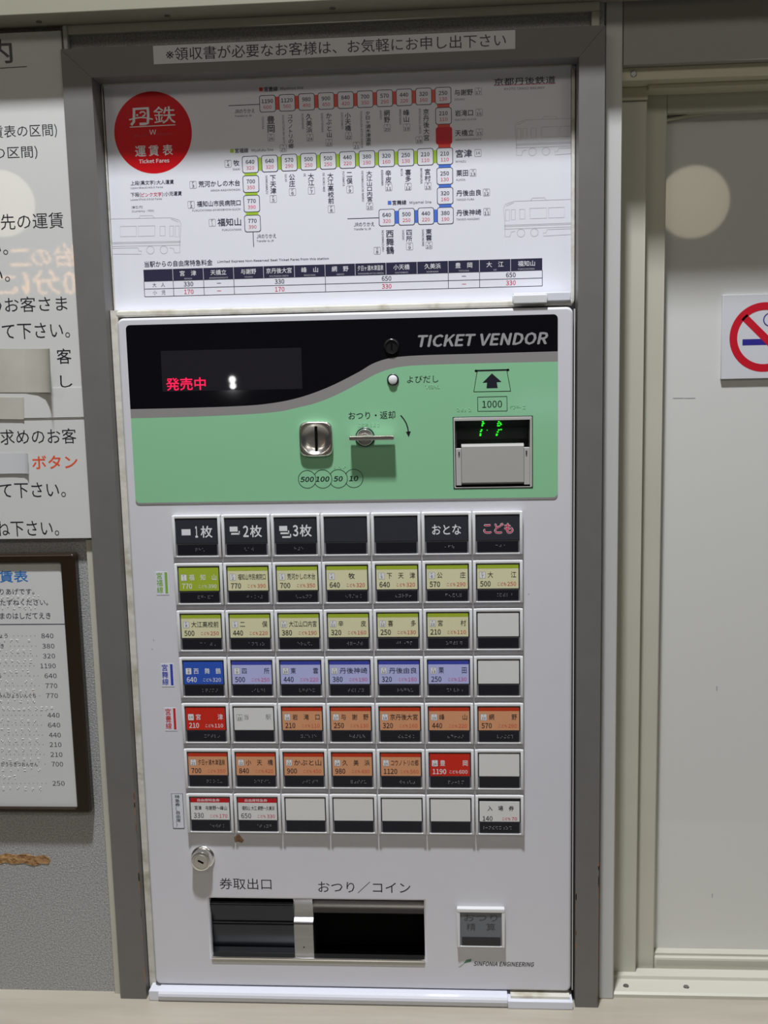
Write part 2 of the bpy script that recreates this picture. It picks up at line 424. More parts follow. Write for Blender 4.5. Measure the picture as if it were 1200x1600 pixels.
# head of the hatch frame (ivory), stepped
zh1 = (Z_(985, 126, 0.03) + Z_(985, 126, 0.03)) / 2
zh2 = (Z_(1010, 143, YJ) + Z_(1195, 137, YJ)) / 2
bm = bmesh.new()
xj0 = px1; xj1 = X_(1003, 800, YJ)
add_box(bm, xj0, 1.9, 0.014, 0.15, zl - 0.013, zl, 0.0008)
add_box(bm, xj1 - 0.001, 1.9, YJ - 0.012, 0.15, zh2, zl - 0.013, 0.0008)
add_box(bm, xj0, xj1, YJ - 0.004, 0.15, zl - 0.026, zl - 0.013, 0.0008)
hd = struct(finish(bm, 'trim_8', beige_dk, None, True))
p = W(990, 110, 0.014); lathe('screw', [(0.0032, 0), (0.0032, 0.0006), (0.0026, 0.001), (0, 0.001)], p.x, zl - 0.0065, 0.014, steel, hd, 14)
# jamb
struct(box('trim_9', xj0, xj1, YJ, 0.15, ZC + 0.006, zl - 0.026, beige, None, 0.0012))
# sliding panel door_1
xs0 = xj1 + 0.0005; xs1 = X_(1033, 800, YST)
zr1 = (Z_(1045, 176, YST) + Z_(1195, 171, YST)) / 2
zr0 = (Z_(1025, 1496, YST) + Z_(1195, 1500, YST)) / 2
zrb = (Z_(1025, 1524, YST) + Z_(1195, 1529, YST)) / 2
door = thing('door_1', 'x', 'x', (xs0, YG, ZC)); del door['label']; del door['category']; door['kind'] = 'structure'
box('stile', xs0, xs1, YST, YST + 0.03, zrb, zh2 + 0.01, beige, door, 0.0015)
box('top_rail', xs1, 1.75, YST + 0.001, YST + 0.03, zr1, zh2 + 0.01, beige, door, 0.001)
box('bottom_rail', xs1, 1.75, YST + 0.001, YST + 0.03, zrb, zr0, beige, door, 0.003)
box('glazing_bead', xs1, 1.75, YST + 0.006, YST + 0.03, zr0, zr0 + 0.0028, beige, door)
box('panel', xs1 - 0.002, 1.75, YG, YG + 0.01, zr0 - 0.003, zr1 + 0.003, door_panel_m, door)
# loose curled bead below the top rail
cb = [(W(1039 + i * 9, 183 - (i / 7) * 9 + 2.0 * math.sin(i), YG).x, zr1 - 0.0058 * (1 - i / 7.0) ** 1.3 - 0.0004) for i in range(8)]
prism('glazing_bead', [(cb[i][0], cb[i][1]) for i in range(8)] + [(cb[i][0], cb[i][1] + 0.0022 + 0.0001 * i) for i in range(7, -1, -1)], YG - 0.006, YG - 0.001, beige_dk, door)
bm = bmesh.new()
for (x, y, a) in ((1113, 1400, 0), (1120, 1076, 0), (1060, 622, 1), (1078, 622, 1)):
    p = W(x, y, YG); add_box(bm, p.x - (0.006 if a else 0.0006), p.x + (0.006 if a else 0.0006), YG - 0.0002, YG, p.z - (0.0004 if a else 0.002), p.z + (0.0004 if a else 0.003))  # small grey marks on the panel, two upright and two lying flat
finish(bm, 'grey_mark', silver_ink, door)
# sill of the hatch
def zpx(x, y, Y): return Z_(x, y, Y)
sl = [(0.006, ZC), (0.006, zpx(1000, 1568, 0.006)), (0.012, zpx(1000, 1565, 0.012)), (0.012, zpx(1000, 1566, 0.012) + 0.002), (0.030, ZC + 0.0085), (0.030, ZC + 0.0055), (0.036, ZC + 0.0055), (0.036, ZC + 0.0125), (0.052, ZC + 0.0125), (0.052, ZC + 0.006), (0.066, ZC + 0.006), (0.14, ZC + 0.010), (0.14, ZC)]
sl = [(0.006, ZC), (0.006, ZC + 0.004), (0.009, ZC + 0.006), (0.034, ZC + 0.006), (0.035, ZC + 0.0095), (0.051, ZC + 0.0095), (0.052, ZC + 0.004), (0.14, ZC + 0.004), (0.14, ZC)]
sill = struct(extrude_profile('trim_10', sl, px1 - 0.001, 1.9, mat('sill_ivory', (0.52, 0.505, 0.43), 0.4), None, False))
bm = bmesh.new()
for sx in (978, 1072):
    p = W(sx, 1555, 0.02); bmesh.ops.create_cone(bm, cap_ends=True, segments=16, radius1=0.0036, radius2=0.003, depth=0.001, matrix=Matrix.Translation((p.x, 0.02, ZC + 0.0064)))
    add_box(bm, p.x - 0.0008, p.x + 0.0008, 0.0192, 0.0208, ZC + 0.0068, ZC + 0.0071)
finish(bm, 'screw', steel, sill)
# hall around the viewer
struct(box('floor', -3.5, 4.0, -5.0, 0.0, -0.05, 0.0, floor_m))
struct(box('wall_rear', -3.5, 4.0, -4.75, -4.70, 0.0, 3.2, hall_m))
bm = bmesh.new(); add_box(bm, -3.5, 4.0, -5.0, 0.0, 3.62, 3.67); struct(finish(bm, 'ceiling', mat('ceiling_paint', (0.3, 0.3, 0.29), 0.8)))
struct(box('wall_lower', -1.7, 1.9, -0.01, 0.04, 0.0, ZC - 0.03, mat('lower_wall', (0.35, 0.34, 0.32), 0.6)))
# ================================================================ counter
ct = box('counter', -1.7, 1.9, -0.33, 0.14, ZC - 0.03, ZC, counter_m, None, 0.002)
tag(ct, 'pale wood-look counter top running along under the vending machine and hatch', 'counter')
# ================================================================ grey surround
sf = thing('surround_frame', 'grey painted metal frame surrounding the ticket machine and its fare map', 'frame', (fx0, YF, ZC))
gx0 = fx0; gx1 = fx1
ix0 = X_(172, 600, YF) ; ix0 = (X_(143, 130, YF) + X_(163, 500, YF) + X_(188, 840, YF) + X_(215, 1300, YF)) / 4
ix1 = (X_(904, 300, YF) + X_(900, 1200, YF)) / 2
gz1 = (Z_(104, 78, YF) + Z_(938, 38, YF)) / 2
iz1 = (Z_(157, 122, YF) + Z_(895, 88, YF)) / 2
e = 0.00015
prism('frame_rail', [(gx0, gz1), (gx1, gz1), (ix1 + e, iz1 + e), (ix0 - e, iz1 + e)], YF, 0.02, grey_paint, sf)
prism('frame_stile', [(gx0, ZC), (gx0, gz1 - 2 * e), (ix0 - e, iz1 - e), (ix0 - e, ZC)][::-1], YF, 0.02, grey_paint, sf)
prism('frame_stile', [(gx1, ZC), (gx1, gz1 - 2 * e), (ix1 + e, iz1 - e), (ix1 + e, ZC)], YF, 0.02, grey_paint, sf)
# paint worn to the primer along the inner and outer edges low down
rust = mat('worn_primer', (0.30, 0.13, 0.06), 0.7)
bm = bmesh.new(); rr_ = random.Random(11)
for x_e, ya, yb, cnt in ((ix0 - 0.0006, 1240, 1530, 13), (gx1 - 0.0006, 1330, 1560, 12), (ix1 + 0.0006, 1370, 1500, 7)):
    for i in range(cnt):
        zc_ = Z_(600, rr_.uniform(ya, yb), YF); hh_ = rr_.uniform(0.002, 0.009); ww_ = rr_.uniform(0.0002, 0.0006)
        add_box(bm, x_e - ww_, x_e + ww_, YF - 0.0001, YF, zc_ - hh_, zc_ + hh_)
finish(bm, 'worn_edge', rust, sf)
# notice strip stuck on the top rail
pr = Print(YF - 0.00036)
pr.T('※領収書が必要なお客様は、お気軽にお申し出下さい', 256, 788, 73.6, 21, ink, 0.004)
c = W(519, 73.8, YF - 0.0006); a, b = sc(519, 73.8, YF)
st = box('notice_strip', c.x - 283 * a, c.x + 283 * a, YF - 0.0003, YF, c.z - 14.6 * b, c.z + 14.6 * b, paper)
tag(st, 'long white paper strip with one line of Japanese text on the grey top rail', 'notice')
pr.build('lettering', st)
# ================================================================ fare map board
fb = thing('fare_map_board', 'white fare map board with red round logo above the ticket machine', 'sign', (ix0, YPOST, 1.5))
bx0 = (X_(156, 125, YPOST) + X_(181, 480, YPOST)) / 2 - 0.001; bx1 = (X_(896, 100, YPOST) + X_(898, 455, YPOST)) / 2
bz1 = (Z_(157, 125, YPOST) + Z_(890, 92, YPOST)) / 2; bz0 = (Z_(190, 490, YPOST) + Z_(890, 470, YPOST)) / 2 - 0.004
plate('board', rrect(bx0, bx1, bz0, bz1, 0.006), [], YPOST, 0.004, poster_m, fb, 0.0008)
# cream sealant bead around the board
plate('sealant_bead', rrect(max(bx0 - 0.006, ix0 + 0.0004), min(bx1 + 0.006, ix1 - 0.0004), bz0 - 0.002, min(bz1 + 0.005, iz1 - 0.0004), 0.008), [rrect(bx0 + 0.0016, bx1 - 0.0022, bz0 + 0.001, bz1 - 0.0012, 0.006)], YPOST - 0.002, 0.006, seal, fb, 0.001)
p = Print(YPOST - 0.00008)
# red disc
c = W(239, 207.3, p.Y); a, b = sc(239, 207, p.Y); rr = 64.3 * b
disc = prism('logo_disc', [(c.x + rr * math.cos(6.28318 * k / 96), c.z + rr * math.sin(6.28318 * k / 96)) for k in range(96)], YPOST - 0.00006, YPOST, disc_red, fb)
q = Print(YPOST - 0.00010)
def wl(pts): return [(W(x, y, q.Y).x, W(x, y, q.Y).z) for x, y in pts]
u = sc(239, 180, q.Y)[0]
# hand-drawn first character of the logo
def zz(x, y): return (170 + x / 8.571, 140 + y / 8.571)
q.curve(wl([zz(300, 475), zz(335, 430), zz(338, 250)]), 4.0 * u, white_ink, dy=0)
q.curve(wl([zz(320, 262), zz(530, 248)]), 3.2 * u, white_ink, dy=4e-05)
q.curve(wl([zz(520, 240), zz(528, 350), zz(522, 450), zz(490, 458), zz(412, 462)]), 4.0 * u, white_ink, dy=8e-05)
q.curve(wl([zz(272, 405), zz(350, 385), zz(430, 372), zz(520, 380), zz(590, 398)]), 2.0 * u, white_ink, dy=0.00012)
q.curve(wl([zz(415, 320), zz(430, 300), zz(465, 296), zz(490, 318), zz(478, 345), zz(450, 358)]), 2.2 * u, white_ink, dy=0.00016)
q.rpx(*zz(380, 342), 3, 3, white_ink)
q.T('鉄', 240, 274, 179.5, 27, white_ink, 0.002)
q.lpx((203, 198.7), (274, 195), 1.3, white_ink)
q.T('W', 233.5, 244, 206.3, 7.5, white_ink); q.T('WILLER', 209.5, 231, 211.5, 4, faintred); q.T('TRAINS', 245, 269, 209.5, 4, faintred)
q.T('運', 211, 228, 236.3, 17, white_ink, 0.012); q.T('賃', 232, 248, 235.2, 17, white_ink, 0.012); q.T('表', 254, 270, 234.2, 17, white_ink, 0.012)
q.T('Ticket Fares', 217, 264.5, 251.3, 6.6, white_ink, 0.018)
q.build('logo_lettering', fb)
# route map
def lerp(a, b, t): return a + (b - a) * t
boxes = []
red = [(lerp(418, 692.4, i / 9), lerp(162, 149.3, i / 9)) for i in range(10)]
f1 = ['1190', '1120', '980', '900', '840', '700', '570', '440', '320', '250']; f2 = ['600', '560', '490', '450', '420', '350', '290', '220', '160', '130']
green = [(lerp(391, 695, i / 10), lerp(257, 244, i / 10) - 0.6 * math.sin(math.pi * i / 10)) for i in range(11)]
g1 = ['640', '640', '570', '500', '500', '440', '380', '320', '250', '210', '210']; g2 = ['320', '320', '290', '250', '250', '220', '190', '160', '130', '110', '110']
def link_bar(A, B, m):
    horizontal = abs(A[0] - B[0]) > abs(A[1] - B[1])
    a = W(*A, p.Y); b = W(*B, p.Y); s_ = sc(*A, p.Y)[0]
    if horizontal: p.rect(min(a.x, b.x), max(a.x, b.x), (a.z + b.z) / 2 - 9.7 * s_, (a.z + b.z) / 2 + 9.7 * s_, m)
    else: p.rect((a.x + b.x) / 2 - 9.7 * s_, (a.x + b.x) / 2 + 9.7 * s_, min(a.z, b.z), max(a.z, b.z), m)
col_r = [(692.4, 149.3), (693, 181), (693.8, 212), (695, 244)]
col_b = [(695, 244), (695, 275), (695.5, 306), (696, 337)]
row_b = [(604.5, 340), (635.3, 338.7), (665.5, 337.6), (696, 337)]
col_g = [(391, 257), (392.1, 287.5), (393.3, 318.2), (394.6, 349.2)]
for L, m in ((red, rail_red), (col_r, rail_red), (green, rail_green), (col_g, rail_green), (col_b, rail_blue), (row_b, rail_blue)):
    for A, B in zip(L[:-1], L[1:]): link_bar(A, B, m)
def fare_box(c, t1, t2, fillm=poster_m):
    o = W(*c, p.Y); a, b = sc(*c, p.Y)
    hw, hh = 12.8 * a, 13.4 * b
    out = rrect(o.x - hw, o.x + hw, o.z - hh, o.z + hh, 3.6 * a, 4); inn = rrect(o.x - hw + 1.0 * a, o.x + hw - 1.0 * a, o.z - hh + 1.0 * a, o.z + hh - 1.0 * a, 3.0 * a, 4)
    p.poly(out, fillm, 0.0001)
    p.ring(out, inn, navy if t1 else box_red, 0.00015)
    if t1:
        w1 = 5.2 * len(t1) * 0.87
        p.T(t1, c[0] - w1 / 2 - .3, c[0] + w1 / 2 - .3, c[1] - 4.0, 6.6, navy, 0.02, dy=0.0002)
        w2 = 4.1 * len(t2)
        p.T(t2, c[0] - w2 / 2, c[0] + w2 / 2, c[1] + 5.4, 5.8, pink, 0.008, dy=0.0002)
for i in range(10): fare_box(red[i], f1[i], f2[i])
for i in range(11): fare_box(green[i], g1[i], g2[i])
fare_box(col_r[1], '210', '110'); fare_box(col_r[2], None, None, box_red)
for c_, a_, b_ in ((col_b[1], '250', '130'), (col_b[2], '320', '160'), (col_b[3], '380', '190'), (row_b[0], '640', '320'), (row_b[1], '500', '250'), (row_b[2], '440', '220'), (col_g[1], '700', '350'), (col_g[2], '770', '390'), (col_g[3], '770', '390')):
    fare_box(c_, a_, b_)
def code(c, letter, num):
    o = W(*c, p.Y); a, b = sc(*c, p.Y); hw, hh = 5.3 * a, 5.8 * b
    out = rrect(o.x - hw, o.x + hw, o.z - hh, o.z + hh, 1.5 * a, 3); inn = rrect(o.x - hw + .55 * a, o.x + hw - .55 * a, o.z - hh + .55 * a, o.z + hh - .55 * a, 1.1 * a, 3)
    p.ring(out, inn, grey_ink)
    if letter: p.T(letter, c[0] - 1.4, c[0] + 1.4, c[1] - 3.0, 3.2, navy); p.T(num, c[0] - (1.9 * len(num) if num != '1' else 0.8), c[0] + (1.9 * len(num) if num != '1' else 0.8), c[1] + 2.0, 4.6, navy, 0.01)
    else: p.T(num, c[0] - 3.2, c[0] + 3.2, c[1], 4.2, navy)
names = [  # text, x, y0, y1, width, romaji, rx, ry0, ry1, code letter, number, cx, cy
 ('豊岡', 423.3, 181, 207.5, 12, 'TOYOOKA', 410.8, 182, 202, 'T', '26', 423.3, 215), ('コウノトリの郷', 454, 179.5, 232, 8.5, 'KOUNOTORI-NO-SATO', 443, 180, 224, 'T', '25', 442.7, 231.7),
 ('久美浜', 483, 177.5, 208, 9.5, 'KUMIHAMA', 473, 178, 202, 'T', '24', 484.3, 215.3), ('かぶと山', 514, 176.5, 215, 9, 'KABUTOYAMA', 503.5, 177, 207, 'T', '23', 514, 223),
 ('小天橋', 543.5, 176, 205, 9.5, 'SHOTENKYO', 534.5, 175.5, 202, 'T', '22', 544.7, 212.5), ('夕日ヶ浦木津温泉', 575, 174, 228, 8.5, 'YUHIGAURA-KITSU-ONSEN', 565, 173.5, 231, 'T', '21', 557, 227.5),
 ('網野', 604.5, 171.7, 191.7, 9.5, 'AMINO', 595, 172, 187, 'T', '20', 605, 200), ('峰山', 635, 171, 191, 9.5, 'MINEYAMA', 625.5, 171, 195, 'T', '19', 635.5, 199), ('京丹後大宮', 666, 170, 220, 9.5, 'KYOTANGO-OMIYA', 656, 170, 209, 'T', '18', 655, 218.7),
 ('下天津', 426.7, 273.7, 303, 9.5, 'SHIMOAMAZU', 416.7, 274, 303, 'F', '5', 427, 310.8), ('公庄', 456.3, 272, 292, 9.5, 'GUJO', 446.7, 272, 284, 'F', '6', 457, 300), ('大江', 486, 270.7, 290, 9.5, 'OE', 476, 271, 276, 'F', '7', 486.7, 297.7),
 ('大江高校前', 516.7, 270, 318.5, 9.5, 'OE-KOKO-MAE', 506, 270, 300, 'F', '8', 517.7, 326.7), ('二俣', 546, 269, 287.5, 9.5, 'FUTAMATA', 536.7, 268, 291, 'F', '9', 546.7, 296), ('大江山口内宮', 577.3, 267, 315, 9, 'OEYAMAGUCHI-NAIKU', 566.7, 267, 315, 'F', '10', 577.7, 322.3),
 ('辛皮', 606.7, 265.7, 285.7, 9.5, 'KARAKAWA', 597.3, 266, 290, 'F', '11', 607.3, 292.7), ('喜多', 637.7, 264.5, 284, 9.5, 'KITA', 627.7, 264, 275, 'F', '12', 637.7, 291.7), ('宮村', 668, 263.5, 283.3, 9.5, 'MIYAMURA', 658.3, 263, 287, 'F', '13', 668.7, 290.7),
 ('西舞鶴', 609.3, 360, 397, 12.5, 'NISHIMAIZURU', 598.3, 360, 393, 'M', '8', 589.3, 391.7), ('四所', 639.3, 359, 377.4, 9.5, 'SHISHO', 630, 359, 375, 'M', '9', 640, 385), ('東雲', 670, 357.4, 376, 9.5, 'SHINONOME', 661, 358, 385, 'M', '10', 670.3, 383.3)]
for t, x, y0, y1, wd, ro, rx, r0, r1, cl, cn, cx, cy in names:
    p.V(t, x, y0, y1, wd, navy, 0.012); p.R(ro, rx, r0, r1, 3.4, navy); code((cx, cy), cl, cn)
for t, x0, x1, yc, h, ro, ra, rb, ryc, cl, cn, cx, cy in [
 ('与謝野', 710, 739, 144.3, 10, 'YOSANO', 710, 726, 155.3, 'T', '17', 747.3, 142.7), ('岩滝口', 710.7, 739, 176.5, 10, 'IWATAKI-GUCHI', 710.5, 744, 186.8, 'T', '16', 748.7, 175.8), ('天橋立', 711, 740.5, 207.6, 10, 'AMANOHASHIDATE', 711, 752, 217.8, 'T', '15', 749, 206.7),
 ('宮津', 712, 737.5, 239.7, 12.5, 'MIYAZU', 712, 728, 252.4, None, '14', 746.7, 239), ('栗田', 713, 731.5, 270.6, 9.7, 'KUNDA', 713, 727, 281, 'M', '13', 739, 270), ('丹後由良', 713, 752, 301.3, 9.7, 'TANGO-YURA', 713, 741, 311.8, 'M', '12', 760, 300.7),
 ('丹後神崎', 713, 752, 332, 9.7, 'TANGO-KANZAKI', 713, 749, 342.5, 'M', '11', 760.7, 331), ('牧', 364.7, 374, 254.5, 9.5, 'MAKI', 364, 375, 264.5, 'F', '4', 356.3, 255.8), ('荒河かしの木台', 310, 375, 286.7, 9.7, 'ARAGA-KASHINOKIDAI', 329, 375.5, 297, 'F', '3', 301.7, 288.8),
 ('福知山市民病院口', 307.5, 376, 317.7, 9.3, 'FUKUCHIYAMA-SHIMINBYOIN-GUCHI', 300.5, 376, 328, 'F', '2', 298.7, 320), ('福知山', 339.7, 376.7, 347, 12.5, 'FUKUCHIYAMA', 347, 377.5, 359, 'F', '1', 331.7, 348)]:
    p.T(t, x0, x1, yc, h, navy, 0.014); p.T(ro, ra, rb, ryc, 3.2, navy); code((cx, cy), cl, cn)
for (sx, sy, m, t, x0, x1, yc, r_, rx0, rx1, ryc) in ((407.8, 139.7, rail_red, '宮豊線', 412.5, 434, 139.2, 'Miyatoyo line', 438, 474, 138), (362.5, 235.7, rail_green, '宮福線', 367, 388, 235.3, 'Miyafuku line', 393, 427, 234.8), (608.7, 316.8, rail_blue, '宮舞線', 613, 635, 316.5, 'Miyamai line', 640, 674, 316.5)):
    p.rpx(sx, sy, 5.6, 6, m); p.T(t, x0, x1, yc, 7.6, navy, 0.016); p.T(r_, rx0, rx1, ryc, 5.6, navy, 0.006)
p.lpx((357, 165.2), (405.5, 163), 1.1, navy); p.lpx((543, 341.8), (592, 340.3), 1.1, navy); p.lpx((395.4, 363), (396.4, 386), 1.1, navy)
for x0, x1, yc in ((366.5, 398, 173.6), (553, 585, 350.5), (401, 431.5, 369)):
    p.T('JRのりかえ', x0, x1, yc, 6.6, navy, 0.008); p.T('Transfer to JR', x0, x0 + 26.5, yc + 7.3, 3.4, navy, 0.006)
p.T('京都丹後鉄道', 771.7, 867.7, 126.3, 11.5, navy, 0.012); p.lpx((771.7, 133.5), (867.7, 130.5), 0.9, pink); p.T('KYOTO TANGO RAILWAY', 788, 851, 138, 4, navy)
p.T('上段(黒文字):大人運賃', 204, 271.5, 285.6, 7.8, navy, 0.012); p.T('Upper(Black):Adult Fares', 204, 254.5, 293.3, 4, navy)
p.T('下段(', 204, 220, 304.6, 7.8, navy, 0.012); p.T('ピンク文字', 220.5, 252.5, 304, 6.8, pink, 0.012); p.T('):小児運賃', 253, 284, 303, 7.8, navy, 0.012); p.T('Lower(Pink):Child Fares', 204, 253, 311.6, 4, navy)
p.T('(単位:円)', 205.5, 223, 324, 5, navy); p.T('(Currency : YEN)', 206, 240.5, 330, 4.4, navy)
# faint tram line drawings
def tram(x0, x1, ytop, flip, slope=-0.03):
    """side view outline: origin at the front end"""
    s_ = -1 if flip else 1
    def L(pts): p.curve([(W(x, y, p.Y).x, W(x, y, p.Y).z) for x, y in pts], 0.8 * u, faint)
    X0 = x1 if flip else x0; wd = x1 - x0
    def P(t, dy): x = X0 + s_ * t; return (x, ytop + dy + slope * (x - x0))
    L([P(wd, 2), P(16, 2), P(3, 6), P(0, 12), P(2, 40), P(2, 57), P(10, 57), P(12, 50), P(18, 49)])
    L([P(4, 9), P(16, 4)]); L([P(42, 2), P(45, -2), P(64, -2), P(66, 2)])
    for dy in (39, 41, 45): L([P(1, dy), P(wd, dy)])
    def rc(a, b, c_, d): L([P(a, c_), P(b, c_), P(b, d), P(a, d), P(a, c_)])
    rc(3, 9, 15, 32); rc(12, 18, 15, 31); rc(25, 33, 15, 30)
    rc(41, 67, 14, 30)
    if wd > 72: rc(70, min(95, wd), 14, 30)
    for cx_ in (27, 48):
        c2 = P(cx_, 52); p.circ(c2[0], c2[1], 6.5, 0.8, faint)
    L([P(wd, 48), P(68, 48), P(66, 53), P(62, 53), P(62, 58), P(wd, 57)])
tram(173, 283, 340, True, -0.02); tram(805, 893, 186, False, -0.035); tram(787, 893, 313, False, -0.035)
# fare table
tc_ = [225.7, 271.2, 318.7, 365.9, 412.5, 460.8, 508.5, 555.5, 603.5, 652, 700.5, 749.3, 797.9, 847.3]
def ty(x, k):  # k: 0 top,1 header bottom,2 mid,3 bottom
    a_ = (424, 442.4, 454.2, 466.5)[k]; b_ = (400.7, 419.3, 431.9, 444)[k]
    return a_ + (b_ - a_) * (x - 225.7) / 621.6
TZ = [sum(Z_(x, ty(x, k), p.Y) for x in tc_) / 14 for k in range(4)]
TX = [X_(x, ty(x, 2), p.Y) for x in tc_]
p.rect(TX[0], TX[-1], TZ[1], TZ[0], navy)
for z_ in TZ[1:]: p.rect(TX[0], TX[-1], z_ - 0.0003, z_ + 0.0003, navy, 0.00005)
for i in range(1, 13): p.rect(TX[i] - 0.0003, TX[i] + 0.0003, TZ[1], TZ[0], faint, 0.0001)
for i in (0, 1, 2, 3, 6, 10, 11, 13): p.rect(TX[i] - 0.0003, TX[i] + 0.0003, TZ[3], TZ[1], navy, 0.0001)
zmh = (TZ[0] + TZ[1]) / 2 + 0.0012; uu = sc(500, 430, p.Y)[0]
for i, (t, wd, ro, rw) in enumerate((('宮　津', 26, 'MIYAZU', 12), ('天橋立', 25, 'AMANOHASHIDATE', 30), ('与謝野', 24, 'YOSANO', 13), ('京丹後大宮', 40, 'KYOTANGO-OMIYA', 30), ('峰　山', 26, 'MINEYAMA', 18), ('網　野', 26, 'AMINO', 12), ('夕日ヶ浦木津温泉', 40, 'YUHIGAURA-KITSU-ONSEN', 40), ('小天橋', 25, 'SHOTENKYO', 20), ('久美浜', 25, 'KUMIHAMA', 18), ('豊　岡', 26, 'TOYOOKA', 16), ('大　江', 26, 'OE', 5), ('福知山', 26, 'FUKUCHIYAMA', 25))):
    cx = (TX[i + 1] + TX[i + 2]) / 2
    p.text_w(t, cx, zmh, wd * uu, 8.2 * uu, white_ink, 0.006, dy=0.0001); p.text_w(ro, cx, zmh - 0.0058, rw * uu, 2.4 * uu, faint, dy=0.0001)
za = (TZ[1] + TZ[2]) / 2; zb = (TZ[2] + TZ[3]) / 2
p.text_w('大　人', (TX[0] + TX[1]) / 2, za, 20 * uu, 7 * uu, navy); p.text_w('小　児', (TX[0] + TX[1]) / 2, zb, 20 * uu, 7 * uu, navy)
for (i, j, a_, b_) in ((1, 2, '330', '170'), (3, 6, '330', '170'), (6, 10, '650', '330'), (11, 13, '650', '330')):
    cx = (TX[i] + TX[j]) / 2
    p.text_w(a_, cx, za, 15 * uu, 7.2 * uu, navy, 0.012); p.text_w(b_, cx, zb, 15 * uu, 7.2 * uu, pink, 0.012)
for i, j in ((2, 3), (10, 11)):
    cx = (TX[i] + TX[j]) / 2; p.rect(cx - 3.2 * uu, cx + 3.2 * uu, za - .45 * uu, za + .45 * uu, navy); p.rect(cx - 3.2 * uu, cx + 3.2 * uu, zb - .45 * uu, zb + .45 * uu, pink)
p.T('当駅からの自由席特急料金', 225.5, 332, 411.5, 9.6, navy, 0.012); p.T('Limited Express Non-Reserved Seat Ticket Fares from this station', 339.5, 513.5, 406.8, 4.8, navy, 0.012)
p.build('fare_map_printing', fb)
# ================================================================ ticket vending machine
tv = thing('ticket_vending_machine', 'white ticket vending machine with green control panel and rows of fare buttons', 'ticket machine', (0.27, YD, ZC))
dx0 = (X_(183, 505, YD) + X_(201, 840, YD) + X_(227, 1300, YD) + X_(244, 1520, YD)) / 4
dx1 = (X_(893, 500, YD) + X_(896, 1000, YD) + X_(893, 1520, YD)) / 3
dz1 = (Z_(190, 496, YD) + Z_(885, 481, YD)) / 2; dz0 = (Z_(250, 1537, YD) + Z_(880, 1550, YD)) / 2
# bill slot and tray openings
sx0, sx1 = X_(708, 710, YD), X_(832.5, 710, YD); sz1 = (Z_(708, 652, YD) + Z_(832, 649, YD)) / 2; sz0 = (Z_(708, 763.5, YD) + Z_(832, 762.5, YD)) / 2
tx0 = (X_(327, 1406, YD) + X_(331, 1496, YD)) / 2; tx1 = X_(663, 1450, YD); tz1 = (Z_(328, 1404, YD) + Z_(662, 1408, YD)) / 2; tz0 = (Z_(331, 1496, YD) + Z_(662, 1500, YD)) / 2
hole_bill = [(sx0, sz0), (sx1, sz0), (sx1, sz1), (sx0, sz1)]; hole_tray = [(tx0, tz0), (tx1, tz0), (tx1, tz1), (tx0, tz1)]
plate('door_plate', rrect(dx0, dx1, dz0, dz1, 0.007), [hole_bill, hole_tray], YD, 0.010, white_door, tv, 0.0025)
box('casing', ix0 + 0.004, ix1 - 0.001, 0.030, 0.055, ZC + 0.001, bz0 - 0.003, dark, tv)
box('casing_side', dx1 + 0.0012, dx1 + 0.0024, YD + 0.003, 0.030, dz0, dz1 - 0.002, pillar_m, tv)
# sealant strips beside and above the door
bm = bmesh.new()
sxl = dx0 - 0.0008
zz_ = dz0 - 0.008
n = 1
for k in range(n):
    a0 = zz_ + (bz0 + 0.006 - zz_) * k / n; a1 = zz_ + (bz0 + 0.006 - zz_) * (k + 1) / n
    j = random.uniform(-0.0004, 0.0004)
    add_box(bm, ix0 + 0.0006, sxl, -0.0005 + j, 0.02, a0, a1 + 0.0003)
finish(bm, 'sealant_strip', seal, tv)
box('top_filler', ix0 + 0.006, ix1 - 0.004, -0.001, 0.012, dz1 + 0.0016, dz1 + 0.0085, seal, tv, 0.002)
box('top_filler_lip', ix0 + 0.006, ix1 - 0.004, 0.005, 0.014, dz1 + 0.0085, bz0 + 0.006, trim_w, tv, 0.001)
# hinge cover at the top right
hx0, hx1 = X_(801, 465, YF), X_(893, 460, YF)
hz1 = Z_(850, 458, YD - 0.002); hz0 = Z_(850, 473, YD - 0.002)
box('hinge_cover', hx0 + 0.0015, hx1, YD + 0.0005, 0.01, hz0 + 0.0015, hz1 + 0.001, seal if False else trim_w, tv, 0.001)
box('hinge_cap', hx0, X_(856, 465, YF), YD - 0.003, YD + 0.003, hz0 - 0.0006, hz1 - 0.001, btn_w, tv, 0.0012)
